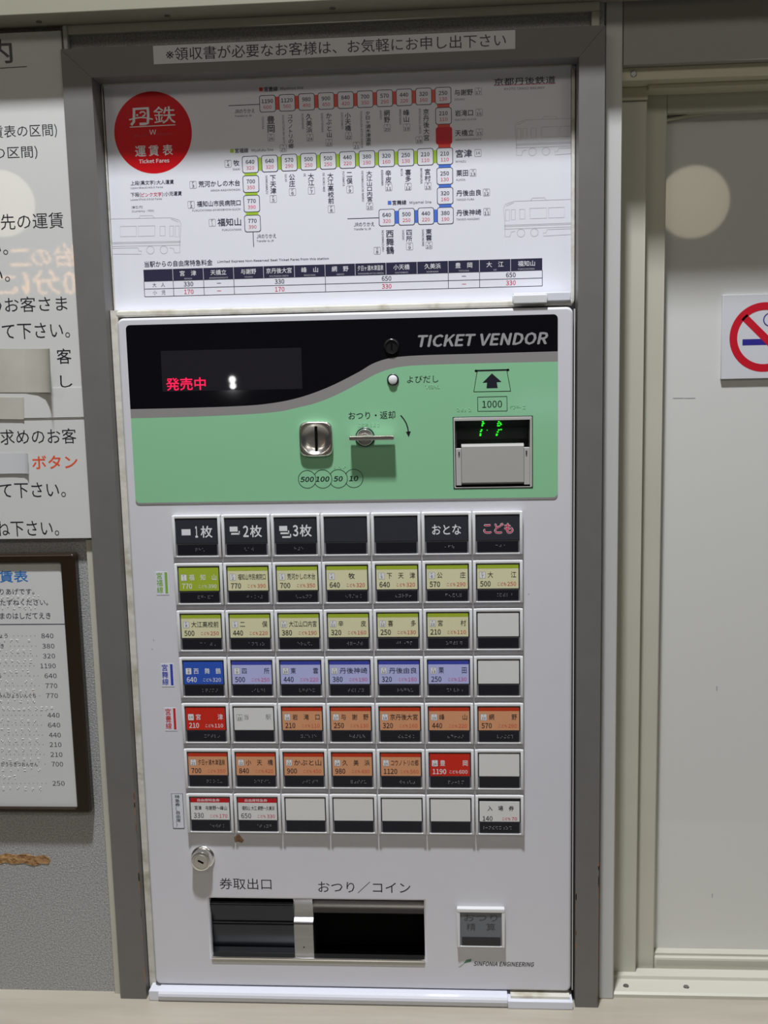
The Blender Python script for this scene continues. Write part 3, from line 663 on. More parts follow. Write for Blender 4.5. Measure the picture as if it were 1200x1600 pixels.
# ---- control panel
gx0_ = (X_(198, 520, YD) + X_(203.7, 640, YD) + X_(211.5, 780, YD)) / 3; gx1_ = X_(871.3, 630, YD)
gzt = (Z_(205, 512, YD) + Z_(862, 487, YD)) / 2; gzb = (Z_(215, 790, YD) + Z_(868, 778, YD)) / 2
b1 = [(203.7, 639.4), (290, 637.5), (370, 634.7), (417.5, 631), (465, 622), (512.5, 605.2), (561, 581), (583, 568), (608.7, 559.8), (646.7, 555.8), (741, 552.8), (871.5, 549)]
b2 = [(203.7, 653.7), (290, 651.5), (370, 648.3), (433, 643.5), (465, 637), (496.7, 628.8), (528, 616), (560, 599.3), (589.7, 583.6), (615, 575.3), (646.7, 571.2), (741.7, 568), (871.5, 565)]
def smooth_curve(pts, n=6):
    P_ = [(W(x, y, YD).x, W(x, y, YD).z) for x, y in pts]; P_[0] = (gx0_, P_[0][1]); P_[-1] = (gx1_, P_[-1][1])
    out = []
    for i in range(len(P_) - 1):
        p0 = P_[max(i - 1, 0)]; p1 = P_[i]; p2 = P_[i + 1]; p3 = P_[min(i + 2, len(P_) - 1)]
        m1 = (p2[1] - p0[1]) / (p2[0] - p0[0]) * (p2[0] - p1[0]); m2 = (p3[1] - p1[1]) / (p3[0] - p1[0]) * (p2[0] - p1[0])
        for k in range(n):
            t = k / n
            out.append((p1[0] + (p2[0] - p1[0]) * t, (2 * t**3 - 3 * t**2 + 1) * p1[1] + (t**3 - 2 * t**2 + t) * m1 + (-2 * t**3 + 3 * t**2) * p2[1] + (t**3 - t**2) * m2))
    out.append(P_[-1]); return out
k1 = smooth_curve(b1); k2 = smooth_curve(b2)
r_ = 0.0045
def arc(cx, cz, a0, a1, r=r_, n=6): return [(cx + r * math.cos(math.radians(a0 + (a1 - a0) * k / n)), cz + r * math.sin(math.radians(a0 + (a1 - a0) * k / n))) for k in range(n + 1)]
PT = 0.0006
plate('display_panel', k1 + arc(gx1_ - r_, gzt - r_, 0, 90) + arc(gx0_ + r_, gzt - r_, 90, 180), [], YD - PT, PT, panel_black, tv)
plate('curved_band', k2 + k1[::-1], [], YD - PT, PT, panel_grey, tv)
plate('control_panel', k2[::-1] + arc(gx0_ + r_, gzb + 0.002 + r_, 180, 270) + arc(gx1_ - r_, gzb + 0.002 + r_, 270, 360), [hole_bill], YD - PT, PT, panel_green, tv)
plate('panel_edge', arc(gx0_ + r_, gzb + 0.002 + r_, 180, 270) + arc(gx1_ - r_, gzb + 0.002 + r_, 270, 360) + arc(gx1_ - r_, gzb + r_, 360, 270) + arc(gx0_ + r_, gzb + r_, 270, 180), [], YD - PT, PT, panel_grey, tv)
YQ = YD - PT - 0.00008
# display window
p = Print(YQ)
c0 = W(253, 550, YQ); c1 = W(471, 610, YQ)
wz1 = (Z_(253, 549.5, YQ) + Z_(471, 542, YQ)) / 2; wz0 = (Z_(255, 613, YQ) + Z_(471, 606.5, YQ)) / 2
plate('display_window', rrect(X_(252.5, 580, YQ), X_(471.5, 575, YQ), wz0, wz1, 0.001), [], YQ, 0.0003, mat('display_glass', (0.016, 0.015, 0.020), 0.02), tv)
d = Print(YQ - 0.00008); d.T('発売中', 259.5, 321.5, 600, 20, red_led, 0.012); d.build('display_characters', tv)
p.T('TICKET VENDOR', 651, 856, 530.7, 19.5, mat('vendor_lettering', (0.30, 0.29, 0.30), 0.35), 0.028, shear=0.22)
p.build('title_lettering', tv); p = Print(YQ)
# texts on green
p.T('よびだし', 636, 685, 592.5, 11.5, ink, 0.002); p.T('おつり・返却', 544.5, 617.5, 649, 12.5, ink, 0.006)
p.build('caption_lettering', tv)
# coin circles
for i, t in enumerate(('500', '100', '50', '10')):
    p = Print(YQ)
    cx = lerp(480, 552.8, i / 3); cy = lerp(749, 747.6, i / 3)
    if i == 0: p.circ(cx, cy, 14.3, 0.9, ink, n=48)
    else:
        o = W(cx, cy, YQ); b = sc(cx, cy, YQ)[1]; r = 14.3 * b; lim = math.radians(152)
        pts = [(o.x + r * math.cos(-lim + 2 * lim * k / 44), o.z + r * math.sin(-lim + 2 * lim * k / 44)) for k in range(45)]
        p.curve(pts, 0.9 * b, ink)
    p.T(t, cx - 3.5 * len(t), cx + 3.5 * len(t), cy, 8.4, ink, 0.022, shear=0.2)
    p.build('coin_mark', tv)
p = Print(YQ)
# arrow for returning coins
ap = [(626, 649), (631, 655), (635, 662), (637.2, 669), (638.2, 676)]
p.curve([(W(x, y, YQ).x, W(x, y, YQ).z) for x, y in ap], 1.9 * uu, ink)
p.poly([(W(x, y, YQ).x, W(x, y, YQ).z) for x, y in ((634.2, 674.8), (642, 673.8), (638.7, 683))], ink)
p.build('arrow_mark', tv); p = Print(YQ)
# banknote pictogram
def PP(x, y): q_ = W(690 + x / 7.275, 560 + y / 7.275, YQ); return (q_.x, q_.z)
p.line(PP(385, 140), PP(760, 130), 2.5 * uu, ink); p.curve([PP(405, 145), PP(366, 380), PP(786, 372), PP(742, 135)], 0.9 * uu, ink)
p.line(PP(365, 380), PP(787, 372), 1.0 * uu, ink); p.line(PP(404, 145), PP(366, 382), 0.9 * uu, ink); p.line(PP(742, 138), PP(786, 374), 0.9 * uu, ink)
p.circ(690 + 390 / 7.275, 560 + 142 / 7.275, 2, 0, ink, fill=ink); p.circ(690 + 756 / 7.275, 560 + 131 / 7.275, 2, 0, ink, fill=ink)
p.raw([PP(572, 170), PP(465, 277), PP(517, 275), PP(510, 340), PP(638, 337), PP(627, 271), PP(682, 268)], [(0, 1, 2), (0, 2, 5), (0, 5, 6), (2, 3, 4), (2, 4, 5)], ink)
p.build('banknote_mark', tv); p = Print(YQ)
for A, B in (((408, 440), (742, 432)), ((742, 432), (745, 597)), ((745, 597), (412, 602)), ((412, 602), (408, 440))): p.line(PP(*A), PP(*B), 0.9 * uu, ink)
p.T('1000', 753.5, 784.5, 631.5, 11.2, ink, 0.006)
p.build('amount_mark', tv)
# clear embossed braille on green
bm = bmesh.new()
def braille(bm, px0, px1, py, Y, n, pitch=2.1, size=0.00045):
    for i in range(n):
        x = lerp(px0, px1, i / max(n - 1, 1))
        for c_ in range(2):
            for r in range(3):
                if random.random() < 0.5:
                    q_ = W(x + c_ * pitch, py + r * pitch, Y); s_ = size
                    vs = [bm.verts.new((q_.x + s_ * a, Y, q_.z + s_ * b)) for a, b in ((-1, -1), (1, -1), (1, 1), (-1, 1))]
                    ws = [bm.verts.new((q_.x + s_ * a * .5, Y - s_ * .8, q_.z + s_ * b * .5)) for a, b in ((-1, -1), (1, -1), (1, 1), (-1, 1))]
                    bm.faces.new(ws)
                    for k in range(4): bm.faces.new((vs[k], vs[(k + 1) % 4], ws[(k + 1) % 4], ws[k]))
braille(bm, 715, 733, 638, YQ, 4); braille(bm, 798, 818, 634, YQ, 5); braille(bm, 523, 537, 729, YQ, 3); braille(bm, 560, 590, 662, YQ, 6); braille(bm, 660, 684, 602, YQ, 6)
finish(bm, 'braille_dots', mat('clear_braille', (0.26, 0.55, 0.34), 0.12), tv)['kind'] = 'stuff'
# coin slot
def coin_slot():
    o = W(494.5, 685.5, YD); a, b = sc(494, 685, YD); A, B = 26 * a, 27 * b
    root = lathe('coin_slot', [(0, 0), (1e-3, 0)], o.x, o.z, YD, chrome, tv, 8); bpy.data.objects.remove(root)
    bm = bmesh.new(); N = 64
    def se(t, s_, e_):
        c_, s2 = math.cos(t), math.sin(t)
        return (o.x + s_ * A * math.copysign(abs(c_) ** e_, c_), o.z + s_ * B * math.copysign(abs(s2) ** e_, s2))
    rings = []
    for s_, e_, h in ((1.0, .42, 0), (1.0, .42, 0.0025), (1.0, .42, 0.0042), (0.975, .44, 0.0052), (0.93, .5, 0.0056), (0.87, .85, 0.0054), (0.84, .98, 0.0048), (0.70, 1, 0.0025), (0.5, 1, 0.0016), (0.25, 1, 0.0011), (0.05, 1, 0.0010)):
        rings.append([bm.verts.new((*(lambda q: (q[0], YD - PT - h, q[1]))(se(2 * math.pi * k / N, s_, e_)),)) for k in range(N)])
    for r0, r1 in zip(rings[:-1], rings[1:]):
        for k in range(N): bm.faces.new((r0[k], r0[(k + 1) % N], r1[(k + 1) % N], r1[k]))
    bm.faces.new(rings[-1])
    cs = finish(bm, 'coin_slot', chrome, tv, True)
    sh = 0.0002
    box('slot_opening', o.x - 1.9 * a, o.x + 1.9 * a, YD - PT - 0.0032, YD - PT, o.z - 18.5 * b, o.z + 20 * b, cavity, cs)
coin_slot()
# coin return lever
o = W(570.5, 683, YD); a, b = sc(570, 683, YD)
lv = lathe('return_lever', [(15.2 * b, 0), (15.2 * b, 0.0012), (14.4 * b, 0.0016), (13.8 * b, 0.0016), (13.6 * b, 0.001)], o.x, o.z, YD - PT, ink, tv)
lathe('lever_hub', [(13.4 * b, 0), (13.4 * b, 0.003), (12 * b, 0.0042), (7 * b, 0.0045), (6.4 * b, 0.006), (0, 0.0062)], o.x, o.z, YD - PT, chrome, lv)
yl = YD - 0.016
l0 = X_(545.5, 685, yl); l1 = X_(615.5, 684, yl); lz = Z_(580, 684.5, yl)
box('lever_blade', l0, l1, yl, YD - 0.004, lz - 3.4 * b, lz + 3.4 * b, chrome, lv, 0.0009)
# call button
o = W(614, 593.3, YD); b = sc(614, 593, YD)[1]
cb_ = lathe('call_button', [(9.3 * b, 0), (9.3 * b, 0.0012), (8.6 * b, 0.0016), (7.6 * b, 0.0016), (7.4 * b, 0.0008)], o.x, o.z, YD - PT, ink, tv)
lathe('button_cap', [(7.2 * b, 0), (7.2 * b, 0.002), (6.4 * b, 0.0032), (4.0 * b, 0.0038), (0, 0.004)], o.x, o.z, YD - PT, mat('cap_white', (0.72, 0.72, 0.74), 0.2), cb_)
# lock on the black band
o = W(612, 541, YD); b = sc(612, 541, YD)[1]
lk = lathe('panel_lock', [(12.2 * b, 0), (12.2 * b, 0.0012), (11 * b, 0.0022), (9.6 * b, 0.0024), (9.2 * b, 0.0012), (0, 0.0012)], o.x, o.z, YD - PT, mat('lock_black', (0.012, 0.012, 0.013), 0.25), tv)
box('keyway', o.x - 1.2 * b, o.x + 1.2 * b, YD - PT - 0.0016, YD - PT - 0.0011, o.z - 5 * b, o.z + 5 * b, cavity, lk)
# bill slot
def BX(x): return X_(690 + x / 7.275, 710, YD)
def BZ(y): return Z_(770, 560 + y / 7.275, YD)
bs = thing('bill_slot', 'x', 'x', ((sx0 + sx1) / 2, YD, (sz0 + sz1) / 2)); del bs['label']; del bs['category']
bs.parent = tv; bs.matrix_parent_inverse = Matrix.Translation(tv.location).inverted()
def linkc(o): return o
I = 0.0008
plate('slot_bezel', [(sx0, sz0), (sx1, sz0), (sx1, sz1), (sx0, sz1)], [[(sx0 + I, sz0 + I), (sx1 - I, sz0 + I), (sx1 - I, sz1 - I), (sx0 + I, sz1 - I)]], YD - PT - 0.0004, 0.006, ink, bs)
W_ = sx1 - sx0; H_ = sz1 - sz0
tsz = sz1 - H_ * 0.385    # top of the lower flap
plate('slot_frame', rrect(sx0 + I, sx1 - I, sz0 + I, sz1 - I, 0.001), [[(sx0 + 0.026 * W_, sz0 + 0.02 * H_), (sx1 - 0.035 * W_, sz0 + 0.02 * H_), (sx1 - 0.035 * W_, sz1 - 0.055 * H_), (sx0 + 0.026 * W_, sz1 - 0.055 * H_)]], YD - 0.0012, 0.005, lt_grey, bs, 0.0004)
# dark throat: sloping floor and back
thr = [(YD + 0.002, tsz - 0.012), (YD + 0.022, tsz + 0.004), (YD + 0.022, tsz + 0.016), (YD + 0.012, sz1 - 0.003), (YD + 0.024, sz1 - 0.003), (YD + 0.027, sz1 - 0.003), (YD + 0.027, tsz - 0.012)]
extrude_profile('slot_throat', thr, sx0 + 0.003, sx1 - 0.003, slot_dark, bs, False)
box('throat_side', sx0 + I, sx0 + 0.004, YD + 0.003, YD + 0.024, tsz - 0.01, sz1 - 0.002, slot_dark, bs)
box('throat_side', sx1 - 0.004, sx1 - I, YD + 0.003, YD + 0.024, tsz - 0.01, sz1 - 0.002, slot_dark, bs)
fx_0, fx_1 = sx0 + 0.105 * W_, sx1 - 0.115 * W_
fl = [(YD + 0.0035, sz0 + 0.004), (YD - 0.0028, sz0 + 0.007), (YD - 0.0044, tsz - 0.002), (YD - 0.0034, tsz), (YD + 0.004, tsz + 0.0005), (YD + 0.006, tsz - 0.004), (YD + 0.006, sz0 + 0.004)]
extrude_profile('slot_flap', fl, fx_0, fx_1, lt_grey2, bs, False)
for a0, a1 in ((sx0 + 0.035 * W_, fx_0 - 0.0004), (fx_1 + 0.0004, sx1 - 0.04 * W_)):
    s3 = extrude_profile('flap_side', [(YD + 0.004, sz0 + 0.003), (YD - 0.0016, sz0 + 0.004), (YD - 0.0030, tsz - 0.0045), (YD + 0.005, tsz - 0.0040), (YD + 0.006, sz0 + 0.003)], a0, a1, lt_grey, bs, False)
    mx = (a0 + a1) / 2 + (0.0006 if a0 < fx_0 else -0.0006)
    box('side_screw', mx - 0.0007, mx + 0.0007, YD - 0.0034, YD - 0.002, tsz - 0.0115, tsz - 0.0072, slot_dark, bs)
bm = bmesh.new()
for (x, y) in ((468, 720), (465, 745), (478, 738), (462, 765), (455, 812), (445, 830), (442, 858), (440, 875), (650, 720), (640, 742), (668, 735), (640, 765), (655, 765), (675, 750), (650, 812), (638, 835), (628, 862), (625, 873), (676, 808), (518, 815)):
    q_ = W(690 + x / 7.275, 560 + y / 7.275, YD + 0.010)
    s_ = 0.0010 if x != 518 else 0.0006
    add_box(bm, q_.x - s_, q_.x + s_, YD + 0.008, YD + 0.010, q_.z - s_ * .62, q_.z + s_ * .62, 0.0004, 1)
finish(bm, 'green_lamp', green_led, bs)
# ---- ticket buttons
PXW = 0.055
colx = [i * PXW for i in range(8)]
rowz = [1.28 - r * 0.053656 for r in range(7)]
BW, BH = PXW - 0.0009, 0.0470
def frame_mesh():
    bm = bmesh.new()
    # outer frame pieces: top cap, two posts, bottom lip
    yb = YD; yf = YB
    add_box(bm, 0.0002, 0.0034, yf, yb, -BH, -0.0004, 0.0007)
    add_box(bm, BW - 0.0032, BW, yf, yb, -BH, -0.0004, 0.0007)
    add_box(bm, 0.0002, BW, yf + 0.0004, yb, -0.0036, 0, 0.0009)
    add_box(bm, 0.0030, BW - 0.0030, yf + 0.0008, yb, -BH, -BH + 0.0016, 0.0004)
    bmesh.ops.recalc_face_normals(bm, faces=bm.faces)
    me = bpy.data.meshes.new('button_housing'); bm.to_mesh(me); bm.free(); me.materials.append(btn_w)
    for q_ in me.polygons: q_.use_smooth = True
    me.set_sharp_from_angle(angle=math.radians(40)); return me
def simple(name, x0, x1, y0, y1, z0, z1, m, bev=0):
    bm = bmesh.new(); add_box(bm, x0, x1, y0, y1, z0, z1, bev); bmesh.ops.recalc_face_normals(bm, faces=bm.faces)
    me = bpy.data.meshes.new(name); bm.to_mesh(me); bm.free(); me.materials.append(m); return me
ME_frame = frame_mesh()
wx0, wx1_ = 0.0034, BW - 0.0032
ME_back = simple('button_face', wx0, wx1_, YB + 0.0022, YD, -BH + 0.0014, -0.0034, btn_grey, 0)
ME_inner = simple('inner_bezel', wx0 + 0.0004, wx1_ - 0.0002, YB + 0.0018, YB + 0.0023, -0.0314, -0.0040, btn_dark)
ME_strip = simple('strip', wx0 + 0.0016, wx1_ - 0.0016, YB + 0.0010, YB + 0.0024, -BH + 0.0030, -0.0325, strip_m, 0.0002)
CX0, CX1, CZ0, CZ1 = wx0 + 0.0014, wx1_ - 0.0014, -0.0311, -0.0048
card_cache = {}
try:      # the sans that ships inside Blender; its built-in face otherwise
    import os
    FONT = bpy.data.fonts.load(os.path.join(bpy.utils.resource_path('LOCAL'), 'datafiles', 'fonts', 'Noto Sans CJK Regular.woff2'))
except Exception:
    FONT = None
def card(m):
    if m.name not in card_cache: card_cache[m.name] = simple('ticket_card', CX0, CX1, YB + 0.0012, YB + 0.0019, CZ0, CZ1, m)
    return card_cache[m.name]
c_lime = mat('card_lime', (0.34, 0.44, 0.035), 0.3); c_cream = mat('card_cream', (0.68, 0.66, 0.42), 0.3)
c_blue = mat('card_blue', (0.028, 0.09, 0.46), 0.3); c_lilac = mat('card_lilac', (0.44, 0.46, 0.76), 0.3); c_bluebar = mat('card_blue_bar', (0.045, 0.06, 0.38), 0.3)
c_red = mat('card_red', (0.56, 0.022, 0.010), 0.3); c_orange = mat('card_orange', (0.63, 0.30, 0.155), 0.3); c_redbar = mat('card_red_bar', (0.50, 0.035, 0.010), 0.3)
c_white = mat('card_white', (0.66, 0.66, 0.65), 0.3); c_black = mat('card_black', (0.034, 0.035, 0.046), 0.16); c_crim = mat('card_crimson_bar', (0.48, 0.008, 0.015), 0.3)
c_pinkred = mat('card_child_ink', (0.55, 0.05, 0.035), 0.35); c_pinko = mat('card_child_ink_orange', (0.62, 0.10, 0.05), 0.35); c_pinkb = mat('card_child_ink_pink', (0.60, 0.08, 0.26), 0.35)
rows = [
 [('H', '1枚'), ('H', '2枚'), ('H', '3枚'), ('N',), ('N',), ('A', 'おとな'), ('K', 'こども')],
 [('GF', '1', '福　知　山', '770', '390'), ('G', '2', '福知山市民病院口', '770', '390'), ('G', '3', '荒河かしの木台', '700', '350'), ('G', '4', '　牧', '640', '320'), ('G', '5', '下　天　津', '640', '320'), ('G', '6', '公　　　庄', '570', '290'), ('G', '7', '大　　　江', '500', '250')],
 [('G', '8', '大江高校前', '500', '250'), ('G', '9', '二　　　俣', '440', '220'), ('G', '10', '大江山口内宮', '380', '190'), ('G', '11', '辛　　　皮', '320', '160'), ('G', '12', '喜　　　多', '250', '130'), ('G', '13', '宮　　　村', '210', '110'), ('E',)],
 [('BF', '8', '西　舞　鶴', '640', '320'), ('B', '9', '四　　　所', '500', '250'), ('B', '10', '東　　　雲', '440', '220'), ('B', '11', '丹後神崎', '380', '190'), ('B', '12', '丹後由良', '320', '160'), ('B', '13', '栗　　　田', '250', '130'), ('E',)],
 [('RF', '14', '宮　　　津', '210', '110'), ('S', '15', '当　　　駅'), ('R', '16', '岩　滝　口', '210', '110'), ('R', '17', '与　謝　野', '250', '130'), ('R', '18', '京丹後大宮', '320', '160'), ('R', '19', '峰　　　山', '440', '220'), ('R', '20', '網　　　野', '570', '290')],
 [('R', '21', '夕日ヶ浦木津温泉', '700', '350'), ('R', '22', '小　天　橋', '840', '420'), ('R', '23', 'かぶと山', '900', '450'), ('R', '24', '久　美　浜', '980', '490'), ('R', '25', 'コウノトリの郷', '1120', '560'), ('RF', '26', '豊　　　岡', '1190', '600'), ('E',)],
 [('X', '宮津　与謝野〜峰山', '330', '170'), ('X', '福知山 大江 網野〜久美浜', '650', '330'), ('E',), ('E',), ('E',), ('E',), ('P', '入　場　券', '140', '70')]]
prepare(''.join(t for row in rows for spec in row for t in spec) + 'こども自由席特急券')
kinds = {'G': (c_cream, c_lime, ink, c_pinkred), 'GF': (c_lime, None, white_ink, white_ink), 'B': (c_lilac, c_bluebar, navy, c_pinkb), 'BF': (c_blue, None, white_ink, white_ink), 'R': (c_orange, c_redbar, ink, c_pinko), 'RF': (c_red, None, white_ink, white_ink)}
def child(name, me, root):
    o = bpy.data.objects.new(name, me); COL.objects.link(o); o.parent = root; return o
dotrows = {}
for r in range(7):
    for c in range(7):
        spec = rows[r][c]; k = spec[0]
        hb = bpy.data.objects.new('ticket_button', ME_frame); COL.objects.link(hb)
        hb.parent = tv; hb.matrix_parent_inverse = Matrix.Translation(tv.location).inverted()
        hb.location = (colx[c], 0, rowz[r])
        child('button_face', ME_back, hb); child('inner_bezel', ME_inner, hb); child('braille_strip', ME_strip, hb)
        base = {'H': c_black, 'N': c_black, 'A': c_black, 'K': c_black, 'E': c_white, 'S': c_white, 'X': c_white, 'P': c_white}.get(k) or kinds[k][0]
        cd = child('ticket_card', card(base), hb)
        if k == 'P': cd.location.z = -0.0030; cd.scale.z = 0.90
        q = Print(YB + 0.00114); L = CX1 - CX0; xx = lambda t: CX0 + L * t; zt_ = lambda t: CZ1 - (CZ1 - CZ0) * t
        if k in kinds:
            base, bar, tcol, ccol = kinds[k]
            if bar: q.rect(CX0, CX1, zt_(0.155), CZ1, bar)
            tcol2 = tcol
            # station code badge
            bx, bz_, hb_w, hb_h = xx(0.125), zt_(0.43), 0.0034, 0.0038
            q.poly(rrect(bx - hb_w, bx + hb_w, bz_ - hb_h, bz_ + hb_h, 0.0009, 3), grey_ink); q.poly(rrect(bx - hb_w + .0003, bx + hb_w - .0003, bz_ - hb_h + .0003, bz_ + hb_h - .0003, 0.0007, 3), white_ink, 0.00005)
            n_ = spec[1]
            if k == 'RF' and n_ == '14': q.text_w('14', bx, bz_, 0.0042, 0.0030, ink, dy=0.0001)
            else:
                q.text_w({'G': 'F', 'B': 'M', 'R': 'T'}[k[0]], bx, bz_ + 0.0020, 0.0017, 0.0018, ink, dy=0.0001); q.text_w(n_, bx, bz_ - 0.0012, 0.0021 * len(n_) if n_ != '1' else 0.0009, 0.0030, ink, 0.01, dy=0.0001)
            nm = spec[2]
            if nm == '　牧': q.text_w('牧', xx(0.62), zt_(0.42), 0.0070, 0.0068, tcol2, 0.012)
            else: q.text_w(nm, xx(0.60), zt_(0.42), L * 0.69, 0.0069, tcol2, 0.006)
            q.text_w(spec[3], xx(0.07) + 0.0030 * len(spec[3]) * 0.5 * 1.25, zt_(0.80), 0.0038 * len(spec[3]), 0.0062, tcol, 0.014)
            q.text_w('こども', xx(0.595), zt_(0.81), 0.0096, 0.0037, ccol, 0.008); q.text_w(spec[4], xx(0.835), zt_(0.81), 0.0095 * len(spec[4]) / 3, 0.0045, ccol, 0.006)
        elif k == 'S':
            bx, bz_ = xx(0.14), zt_(0.45)
            q.ring(rrect(bx - .0034, bx + .0034, bz_ - .0038, bz_ + .0038, 0.0009, 3), rrect(bx - .0031, bx + .0031, bz_ - .0035, bz_ + .0035, 0.0007, 3), grey_ink)
            q.text_w('T', bx, bz_ + 0.0020, 0.0017, 0.0018, ink); q.text_w('15', bx, bz_ - 0.0012, 0.0042, 0.0030, ink, 0.01)
            q.text_w(spec[2], xx(0.60), zt_(0.42), L * 0.68, 0.0064, grey_ink)
        elif k == 'X':
            q.rect(CX0, CX1, zt_(0.21), CZ1, c_crim); q.text_w('自由席特急券', xx(0.47), zt_(0.105), L * 0.58, 0.0034, white_ink, 0.006, dy=0.0001)
            q.text_w(spec[1], xx(0.52), zt_(0.46), L * 0.84, 0.0052, ink, 0.010)
            q.text_w(spec[2], xx(0.20), zt_(0.81), 0.0116, 0.0060, ink, 0.004)
            q.text_w('こども', xx(0.60), zt_(0.83), 0.0095, 0.0036, pink, 0.006); q.text_w(spec[3], xx(0.84), zt_(0.83), 0.0092, 0.0044, pink, 0.006)
        elif k == 'P':
            q.text_w(spec[1], xx(0.53), zt_(0.40), L * 0.66, 0.0062, ink, 0.010)
            q.text_w('140', xx(0.20), zt_(0.86), 0.0112, 0.0058, ink, 0.012); q.text_w('こども', xx(0.67), zt_(0.87), 0.0092, 0.0036, pink, 0.014); q.text_w('70', xx(0.87), zt_(0.87), 0.0060, 0.0042, pink, 0.014)
        elif k == 'H':
            num = spec[1]
            q.text_w(num[0], xx(0.50), zt_(0.52), 0.0062 if num[0] != '1' else 0.0030, 0.0128, white_ink, 0.022); q.text_w(num[1], xx(0.75), zt_(0.52), 0.0132, 0.0134, white_ink, 0.014)
            def slab(cx, cz, hw, hh): q.poly([(cx - hw, cz - hh), (cx + hw, cz - hh), (cx + hw, cz + hh), (cx - hw, cz + hh)], white_ink)
            nn = int(num[0])
            if nn == 1: slab(xx(0.24), zt_(0.53), 0.0050, 0.0034)
            else:
                slab(xx(0.20), zt_(0.42), 0.0044, 0.0028); slab(xx(0.235) if nn == 2 else xx(0.23), zt_(0.62), 0.0046, 0.0010)
                slab(xx(0.335) if nn == 2 else xx(0.33), zt_(0.57), 0.0006, 0.0018)
                if nn == 3: slab(xx(0.27), zt_(0.78), 0.0046, 0.0010); slab(xx(0.375), zt_(0.72), 0.0006, 0.0018)
        elif k == 'A': q.text_w('おとな', xx(0.50), zt_(0.55), 0.0315, 0.0112, white_ink, 0.012)
        elif k == 'K':
            q.text_w('こども', xx(0.52), zt_(0.52), 0.0325, 0.0122, white_ink, 0.045); q.text_w('こども', xx(0.52), zt_(0.52), 0.0314, 0.0111, pink, 0.012, dy=0.0003)
        if q.todo: q.build('lettering').parent = hb
        if k not in ('N', 'E', 'S'):
            bm = bmesh.new()
            zc_ = -BH + 0.0085
            for i in range(3 if r == 0 else (9 if k == 'P' else 5)):
                for c2 in range(2):
                    for r2 in range(3):
                        if random.random() < 0.5:
                            x = (0.0255 if k != 'P' else 0.008) + i * 0.0038 + c2 * 0.0014; z = zc_ + 0.0014 * (1 - r2); s_ = 0.00042
                            vs = [bm.verts.new((x + s_ * a, YB + 0.0010, z + s_ * b)) for a, b in ((-1, -1), (1, -1), (1, 1), (-1, 1))]
                            t_ = bm.verts.new((x, YB + 0.0004, z))
                            for kk in range(4): bm.faces.new((vs[kk], vs[(kk + 1) % 4], t_))
            o_ = finish(bm, 'braille_dots', strip_dot, None); o_.parent = hb; o_['kind'] = 'stuff'
# change button, bottom right
cbx = X_(714, 1450, YB); cbz = Z_(750, 1420, YB); cw = X_(789, 1450, YB) - cbx; ch = cbz - Z_(750, 1481, YB)
hb = bpy.data.objects.new('change_button', None); COL.objects.link(hb); hb.parent = tv; hb.matrix_parent_inverse = Matrix.Translation(tv.location).inverted(); hb.location = (cbx, 0, cbz)
def cbox(name, x0, x1, y0, y1, z0, z1, m, bev=0): return child(name, simple(name, x0, x1, y0, y1, z0, z1, m, bev), hb)
bm = bmesh.new()
add_box(bm, 0, 0.0036, YB, YD, -ch, -0.0005, 0.0007); add_box(bm, cw - 0.0036, cw, YB, YD, -ch, -0.0005, 0.0007); add_box(bm, 0, cw, YB - 0.0004, YD, -0.0050, 0, 0.0011); add_box(bm, 0, cw, YB + 0.0004, YD, -ch, -ch + 0.0016, 0.0005)
finish(bm, 'button_housing', btn_w, None, True).parent = hb
cbox('button_face', 0.0034, cw - 0.0034, YB + 0.0016, YD, -ch + 0.0014, -0.0048, mat('smoky_label', (0.13, 0.14, 0.16), 0.25))
cbox('braille_strip', 0.0056, cw - 0.0052, YB + 0.0008, YB + 0.002, -ch + 0.0028, -ch + 0.0122, strip_m)
q = Print(YB + 0.00152); q.text_w('おつり', cw / 2, -0.0118, cw * 0.70, 0.0088, mat('worn_ink', (0.045, 0.045, 0.05), 0.4)); q.text_w('精　算', cw / 2, -0.0232, cw * 0.60, 0.0092, MATS['worn_ink'])
q.build('lettering').parent = hb
# ---- marks and print on the door
p = Print(YD - 0.00008)
p.T('券取出口', 343, 424, 1381, 17.5, ink); p.build('tray_lettering', tv); p = Print(YD - 0.00008)
p.T('おつり／コイン', 497, 641, 1386.5, 18, ink)
p.build('tray_lettering', tv); p = Print(YD - 0.00008)
p.T('SINFONIA ENGINEERING', 740.5, 834, 1506.3, 7.2, ink, 0.02, shear=0.2)
lg = mat('logo_green', (0.06, 0.22, 0.11), 0.4)
def GG(x, y): q_ = W(700 + x / 7.5, 1400 + y / 7.5, p.Y); return (q_.x, q_.z)
p.raw([GG(178, 795), GG(215, 748), GG(275, 735), GG(270, 770), GG(215, 783)], [(0, 1, 4), (1, 2, 3), (1, 3, 4)], lg)
p.raw([GG(118, 835), GG(178, 795), GG(190, 800), GG(140, 838)], [(0, 1, 2, 3)], mat('logo_grey', (0.30, 0.36, 0.33), 0.4))
p.build('maker_lettering', tv)
